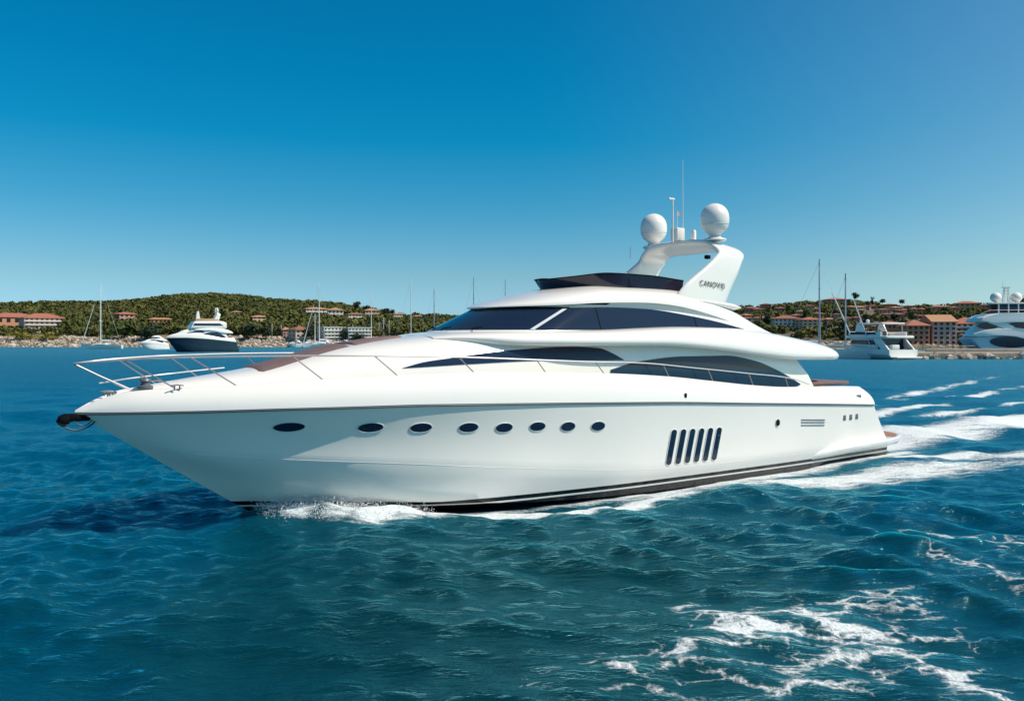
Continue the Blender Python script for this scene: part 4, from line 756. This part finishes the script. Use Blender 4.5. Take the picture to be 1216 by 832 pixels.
# ---------------------------------------------------------------- boats lying off and in the marinas
def sailboat(label, um, vt, vwl, L_, yaw, hull='white', group=None, furl=True, mast='alu', boom=True, lean=0, D=None, fb=1):
    D = FOC * CAMH / (vwl - HY) if D is None else D; Hm = (HY - vt) / FOC * D + CAMH
    r = empty('sailboat', ((um - HX) / FOC * D, D, 0), yaw, label=label, cat='sailboat', group=group); B_ = L_ * .15
    s = np.linspace(0, 1, 24); xh = -L_ * .48 + L_ * s; hb_ = B_ * np.sin(np.clip(s * 1.15 + .02, 0, 1.15) / 1.15 * math.pi * .5 + .0) ** .8 * np.where(s > .55, 1 - .35 * ((s - .55) / .45) ** 2, 1); zs = fb * L_ * (.125 - .03 * s + .02 * (s - .6) ** 2); rows = []
    for a in np.linspace(-1, 1, 13): rows.append(np.stack([xh + (1 - abs(a)) * .4 * L_ * .1 * (1 - s), hb_ * np.sign(a) * abs(a) ** .6, -.3 + (zs + .3) * abs(a) ** 1.5], 1))
    b = MB(); b.grid(rows); b.add([p for p in rows[0]] + [p for p in rows[-1]], [(i, i + 1, 24 + i + 1, 24 + i) for i in range(23)]); b.add([rw[-1] for rw in rows], [tuple(range(13))]); b.build('hull', M[hull], r)
    b = MB(); zc = L_ * .085 * fb; b.prism([(-L_ * .22, zc - .1), (-L_ * .10, zc + L_ * .045), (L_ * .16, zc + L_ * .05), (L_ * .2, zc - .1)], -B_ * .6, B_ * .6, .08); cb_ = b.build('cabin', M['white'], r)
    b = MB()
    for sg in (1, -1): b.box((L_ * .03, sg * (B_ * .6 + .01), zc + L_ * .022), (L_ * .2, .02, L_ * .018))
    b.build('cabin_window', M['glass'], cb_, smooth=False)
    b = MB(); b.tube([(0, 0, zc), (lean * .5, 0, Hm * .5), (lean, 0, Hm)], [.17, .15, .10], 8); mt = b.build('mast', M[mast], r)
    for f_ in (.42, .70): b = MB(); b.tube([(lean * f_, -B_ * .7, Hm * f_), (lean * f_, B_ * .7, Hm * f_)], .05, 5); b.build('spreader', M[mast], mt)
    b = MB()
    for p in ((-L_ * .46, 0, zs[0]), (L_ * .5, 0, zs[-1]), (0, B_ * .95, zc), (0, -B_ * .95, zc)): b.tube([p, (lean * .97, 0, Hm * .97)], .022, 4)
    b.build('rigging', M['steel'], r)
    if furl: b = MB(); b.tube([(-L_ * .44, 0, zs[0] + .3), (-L_ * .44 * .35, 0, Hm * .66)], [.12, .09], 6); b.build('furled_jib', M['canvas'], r)
    if boom: b = MB(); b.tube([(.1, 0, zc + L_ * .11), (L_ * .36, 0, zc + L_ * .10)], .09, 6); bo_ = b.build('boom', M['alu'], r); b = MB(); b.tube([(.2, 0, zc + L_ * .125), (L_ * .18, 0, zc + L_ * .125), (L_ * .34, 0, zc + L_ * .11)], [.28, .24, .14], 8); b.build('sail_cover', M['canvas'], bo_)
    return r
sailboat('white sailboat with bare pale mast and furled jib lying off the left shore', 119.5, 335, 414, 13.5, .12)
sailboat('sailboat with the left of the twin pale masts in the marina', 379, 337, 412, 14, .5); sailboat('sailboat moored close behind the twin masts, its mast shorter and leaning', 374, 372, 412, 10, .2, furl=False)
sailboat('sailboat with slender pale mast right of the white apartment blocks', 441, 350, 411.5, 13, .3, furl=False); sailboat('sailboat with the tallest thick white mast above the foredeck', 488, 331, 412, 15, .2, furl=False); sailboat('sailboat with thin grey mast right of the tallest white mast', 515.5, 343, 412, 13, .4, mast='bronzemast', furl=False)
sailboat('sailboat whose grey mast rises just left of the windshield top', 562.5, 329, 413, 14, .3, mast='bronzemast', furl=False); sailboat('sailboat whose grey mast tip shows above the roof right of the windshield', 600, 332, 413, 14, .3, mast='bronzemast', furl=False)
for uu, vv in ((323, 384), (334, 386), (455.5, 377), (462, 380), (450, 383), (419, 385)): sailboat('small moored sailboat with a thin short mast at the left marina', uu, vv, 411, 8, .4, furl=False, boom=False, group='small sailboats in the left marina')
sailboat('large sailboat with tall dark grey mast and grey covered boom, right of the yacht', 973, 307.5, 426, 15, 2.9, mast='bronzemast', D=165); sailboat('white sailboat with slim grey mast beside the white motor yacht', 1004, 324.5, 426, 9.5, 2.75, mast='bronzemast', D=155, fb=1.75)

def shell_yacht(name, label, u, D, scl, yaw, hullmat, cat='yacht', arch_=True, group=None):
    r = empty(name, ((u - HX) / FOC * D, D, 0), yaw, label=label, cat=cat, group=group); sx, sy, sz = scl
    def fn(V): V = np.array(V, float); V = np.stack([(V[:, 0] - X0) * sx, -V[:, 1] * sy, V[:, 2] * sz], 1); return V
    make_shell(r, fn, hullmat, main=False)
    if arch_:
        b = MB(); b.grid(rows_arch, closed=True, caps=True); b.build('radar_arch', M['white'], r, fn)
        for y in (1, -1):
            b = MB(); b.lathe([(.2, 0), (.42, .2), (.46, .5), (.3, .85), (.05, .95)], (17.4, y, 6.9), 14); b.build('radar_dome', M['offwhite'], r, fn)
        b = MB(); b.add(*scr_geo); b.build('flybridge_screen', M['smoke'], r, fn)
    return r
ny = shell_yacht('motor_yacht', 'navy-hulled motor yacht with white decks off the left shore', 239, 226, (.74, .80, 1.52), math.radians(33), M['navy'])
b = MB(); b.prism([(-1.6, 8.0), (-1.2, 10.6), (-.7, 11.0), (-.2, 8.0)], -.35, .35, .08); b.build('mast', M['offwhite'], ny)
b = MB(); b.prism([(-3.2, 6.3), (-2.2, 8.2), (4.6, 8.3), (6.2, 7.9), (6.2, 6.3)], -2.0, 2.0, .25); b.build('upper_deckhouse', M['white'], ny)
b = MB(); b.prism([(-2.55, 7.0), (-2.2, 7.6), (4.4, 7.65), (5.4, 7.0)], -2.03, 2.03, .02); b.build('upper_window', M['tint'], ny)
b = MB(); b.box((1.2, 0, 8.55), (6.0, 3.0, .7), .15); b.build('flybridge_seating', mat('tan_cushions', (.42, .26, .16), .8), ny)
shell_yacht('cabin_cruiser', 'small white cabin cruiser moored just left of the navy yacht bow', 183, 275, (.36, .5, .82), math.radians(40), M['white'], 'boat', False)
pr0 = None
for i, (uu, vw) in enumerate([(342, 411.6), (351, 412), (359, 411.4), (366, 412), (385, 411.8), (393, 411.5), (401, 411.7), (331, 411.4), (409, 411.8)]):
    D = FOC * CAMH / (vw - HY); lab = 'small white motorboat in the row moored below the waterside villas'
    if pr0 is None: pr0 = shell_yacht('motorboat', lab, uu, D, (.24, .36, .52), .5, M['white'], 'boat', False, 'motorboats moored in the left marina'); continue
    c = pr0.copy(); sc.collection.objects.link(c); c.location = ((uu - HX) / FOC * D, D, 0); c.rotation_euler = (0, 0, .5 + (i % 4 - 1.5) * .5)
    for ch in list(pr0.children): k_ = ch.copy(); sc.collection.objects.link(k_); k_.parent = c
# white flybridge yacht seen over its stern
D = 149; my = empty('motor_yacht', px(1073, 426, D)[:2] + (0,), math.radians(17), label='white flybridge motor yacht moored stern-on at the right quay', cat='yacht')
b = MB(); s = np.linspace(0, 1, 26); yy = s * 15.5; hbm = 3.05 * np.clip(1 - np.clip((s - .45) / .55, 0, 1) ** 2.2, 0.001, 1); zsr = 1.75 + 1.1 * s ** 1.5; rows = []
for a in np.linspace(-1, 1, 15): rows.append(np.stack([hbm * np.sign(a) * min(1, abs(a) * 1.5) ** .7, yy, -.4 + (zsr + .4) * abs(a) ** 1.6], 1))
b.grid(rows); b.add([r_[0] for r_ in rows], [tuple(range(15))]); b.build('hull', M['white'], my)
MB().box((0, 7.5, 1.72), (5.2, 12, .1)).build('deck', M['teak'], my, smooth=False)
MB().box((0, -.75, .38), (5.5, 1.6, .26), .1).build('swim_platform', M['offwhite'], my)
MB().box((0, 3.0, 2.72), (5.55, .2, 2.1)).build('cockpit_door', M['tint'], my, smooth=False)
MB().box((0, 7.2, 2.8), (5.1, 7.4, 2.1), .25).build('saloon', M['white'], my)
for sg in (1, -1):
    b = MB(); prf = [(.2, 1.6), (2.6, 3.75), (4.0, 3.75), (3.2, 2.6), (2.2, 1.6)]; b.prism(prf, sg * 2.55, sg * 2.9, .06); V = [(y, x, z) for x, y, z in b.V]; obj('cockpit_wing', V, b.F, M['white'], my)
    b = MB(); b.prism([(3.9, 2.6), (4.6, 3.45), (10.2, 3.45), (10.7, 2.75)], sg * 2.5, sg * 2.6); obj('saloon_window', [(y, x, z) for x, y, z in b.V], b.F, M['tint'], my, smooth=False)
    b = MB(); b.prism([(3.4, 4.45), (3.8, 4.85), (10.2, 4.95), (10.4, 4.45)], sg * 2.86, sg * 2.9); obj('flybridge_glass', [(y, x, z) for x, y, z in b.V], b.F, M['tint'], my, smooth=False)
    MB().box((sg * 1.9, .35, 1.25), (1.5, .5, .9), .1).build('transom_locker', M['white'], my)
    MB().tube([(sg * 2.9, 0, 1.75), (sg * 2.85, .2, 2.4), (sg * 2.85, 2.2, 2.6)], .03, 6).build('handrail', M['steel'], my)
b = MB(); b.box((0, 6.2, 4.0), (6.1, 11.0, .5), .2); b.build('flybridge_deck', M['white'], my)
b = MB()
for sg in (1, -1): b.box((sg * 2.8, 6.6, 4.55), (.18, 8.5, .75), .06)
b.box((0, 10.6, 4.6), (5.6, .2, .85), .06); b.build('flybridge_coaming', M['white'], my)
MB().box((0, 5.5, 6.45), (5.0, 6.2, .28), .12).build('hardtop', M['white'], my)
for sg in (1, -1):
    b = MB(); b.prism([(6.6, 4.3), (7.8, 6.4), (9.0, 6.4), (9.6, 4.3)], sg * 2.35, sg * 2.6, .06); obj('hardtop_leg', [(y, x, z) for x, y, z in b.V], b.F, M['white'], my)
    MB().tube([(sg * 2.2, 2.8, 4.2), (sg * 2.2, 2.8, 6.4)], .06, 6).build('hardtop_post', M['steel'], my)
MB().box((-.6, 5, 4.7), (1.8, 1.2, .8), .15).build('flybridge_seat', M['seal'], my); MB().box((1.2, 6.8, 4.9), (1.4, .8, 1.2), .15).build('helm_console', M['offwhite'], my)
MB().box((-.9, 1.2, 2.15), (1.6, .8, .9), .12).build('cockpit_sofa', M['offwhite'], my); MB().tube([(-2.1, 8.6, 6.5), (-2.1, 8.7, 7.6)], .05, 6).build('aerial', M['offwhite'], my)
b = MB(); b.lathe([(.25, 0), (.34, .2), (.3, .5), (.05, .65)], (-1.6, 7.2, 6.6), 12); b.build('radar_dome', M['offwhite'], my)
# superyacht at the right edge
D = 236; sy_ = empty('superyacht', px(1200, 400, D)[:2] + (0,), math.radians(-6), label='big white superyacht with oval dark windows and two domes at the right edge', cat='yacht')
def sx(u, v, dy=0): return ((u - 1200) / FOC * D, CAMH + (HY - v) / FOC * D)
def outl(pts): return [sx(*p) for p in pts]
b = MB(); b.prism(outl([(1146, 402), (1156, 399), (1300, 399), (1320, 403), (1300, 419), (1166, 419), (1157, 412)]), -4.5, 4.5, .5); b.build('hull', M['hullshade'], sy_)
b = MB(); b.prism(outl([(1152, 399.5), (1156, 393), (1170, 381), (1300, 381), (1310, 399.5)]), -3.9, 3.9, .4); b.build('main_deck', M['white'], sy_)
def ribbon(pts_top, pts_bot, y, th, name): b = MB(); b.prism(outl(pts_top + pts_bot[::-1]), y, y + th, .12); b.build(name, M['white'], sy_)
ribbon([(1150, 396), (1164, 391.5), (1178, 390), (1192, 391), (1208, 394.5), (1240, 399), (1300, 400)], [(1150, 399.5), (1165, 399), (1180, 398), (1195, 399), (1208, 402), (1240, 408), (1300, 410)], -4.9, 1.4, 'side_ribbon')
b = MB(); b.prism(outl([(1156, 382), (1160, 377), (1168, 373.5), (1180, 372), (1300, 372), (1305, 381), (1280, 383), (1190, 382.5), (1172, 383.5)]), -4.9, 4.9, .35); b.build('upper_deck', M['white'], sy_)
ribbon([(1172, 381), (1186, 383), (1196, 388)], [(1166, 383.5), (1180, 388), (1190, 393)], -4.6, 1.0, 'side_ribbon')
def oval(uc, vc, a, c, y, name, pw=2, sk=0):
    V = []
    for k_ in range(40):
        th_ = 2 * math.pi * k_ / 40; uu = uc + a * math.copysign(abs(math.cos(th_)) ** (2 / pw), math.cos(th_)); vv = vc + c * math.copysign(abs(math.sin(th_)) ** (2 / pw), math.sin(th_)) + sk * math.cos(th_); x, z = sx(uu, vv); V.append((x, y, z))
    n0 = len(V); V += [(x, y2 + .15, z) for x, y2, z in V]; obj(name, V, [tuple(range(n0))] + [(i, (i + 1) % n0, n0 + (i + 1) % n0, n0 + i) for i in range(n0)], M['glass'], sy_, smooth=False)
oval(1190, 406, 21.5, 6.3, -4.66, 'oval_window', 2.1, .8); oval(1167, 387, 12, 4.2, -3.98, 'leaf_window', 1.6); oval(1212, 386.5, 24, 4.2, -3.98, 'leaf_window', 1.7, 1); oval(1262, 387, 20, 4, -3.98, 'leaf_window', 1.8)
b = MB(); b.prism(outl([(1181, 372.4), (1179, 361), (1250, 361), (1254, 372.4)]), -3, 3, .15); b.build('wheelhouse', M['glass'], sy_)
b = MB()
for uu in (1181, 1192, 1203, 1214): x, z = sx(uu, 366.5); b.box((x, -3.03, z), (.35, .12, 2.6))
b.build('wheelhouse_frame', M['offwhite'], sy_, smooth=False)
b = MB(); b.prism(outl([(1175, 361.3), (1177, 359.5), (1256, 359.5), (1258, 361.3)]), -3.6, 3.6, .1); b.build('wheelhouse_roof', M['offwhite'], sy_)
for uu in (1183.5, 1206.5):
    x, z = sx(uu, 360); b = MB(); b.lathe([(.5, -.1), (.45, .4), (1.0, .6), (1.45, 1.2), (1.5, 1.7), (1.2, 2.5), (.6, 2.95), (.05, 3.05)], (x, 0, z), 20); b.build('radar_dome', M['offwhite'], sy_)
x, z = sx(1195, 360); b = MB()
for dx_ in (-.8, .8):
    for dy_ in (-.6, .6): b.tube([(x + dx_, dy_, z - .1), (x + dx_ * .5, dy_ * .5, z + 4.6)], .12, 5)
for k_ in range(5): b.box((x, 0, z + .8 + k_ * .9), (1.6 - k_ * .15, 1.1, .12))
b.box((x - .2, -.3, z + 4.4), (2.2, .3, .3)); b.tube([(x - .9, 0, z + 4.4), (x - .9, 0, z + 6)], .04, 5); b.build('radar_mast', M['offwhite'], sy_, smooth=False)
MB().tube([(sx(1158, 370)[0], -4.2, sx(1158, 373)[1]), (sx(1170, 369)[0], -4.3, sx(1170, 368.5)[1]), (sx(1260, 369)[0], -4.3, sx(1170, 368.5)[1])], .05, 5).build('deck_rail', M['steel'], sy_)

# stone quay on the right, with its fence
QD = 153; V = []; F = []; b = MB()
x0, x1 = (1087 - HX) / FOC * QD, (1700 - HX) / FOC * QD
b.box(((x0 + x1) / 2, QD + 9, .2), (x1 - x0, 18, 1.9), .15); qm = mat('quay_stone', (.36, .30, .24), .95, var=.45, scale=.9, bump=.6); qy = b.build('quay', qm); tag(qy, 'low stone quay in front of the pink apartment block', 'quay', kind='structure')
ft = empty('quay_wall', (x0 + 8, QD + 8.4, 1.1), 0, label='low pale parapet wall along the back of the stone quay', cat='wall')
MB().box((40, 0, .35), (84, .5, .7), .05).build('wall_face', mat('quay_parapet', (.48, .42, .34), .95, var=.3, scale=.8), ft)
nb = 150; jit = 1 + rr.uniform(-.25, .25, (nb, len(IV), 1)); ps = np.stack([rr.uniform(x0 - .5, x1 - 30, nb), rr.uniform(QD - .9, QD + .6, nb), rr.uniform(-.15, .55, nb)], 1)
V = (ps[:, None] + IV[None] * jit * rr.uniform(.3, .75, (nb, 1, 1)) * rr.uniform(.7, 1.3, (nb, 1, 3))).reshape(-1, 3); F = (IF[None] + np.arange(nb)[:, None, None] * len(IV)).reshape(-1, 3)
tag(obj('quay_rocks', V, F, rm, smooth=False, fix=False), 'rough boulders banked against the stone quay', 'rocks', kind='stuff')
fn_ = empty('fence', ((1096 - HX) / FOC * 170, 170, 1.1), 0, label='dark railing fence behind the quay between the motor yacht and superyacht', cat='fence')
b = MB(); 
for k_ in range(2): b.tube([(0, 0, .55 + k_ * .55), (10.5, 0, .55 + k_ * .55)], .05, 5)
b.build('rail', M['seal'], fn_)
fp = MB().tube([(0, 0, -.6), (0, 0, 1.2)], .06, 5).build('post', M['seal'], fn_)
for k_ in range(1, 8): c = fp.copy(); sc.collection.objects.link(c); c.location = (k_ * 1.5, 0, 0)
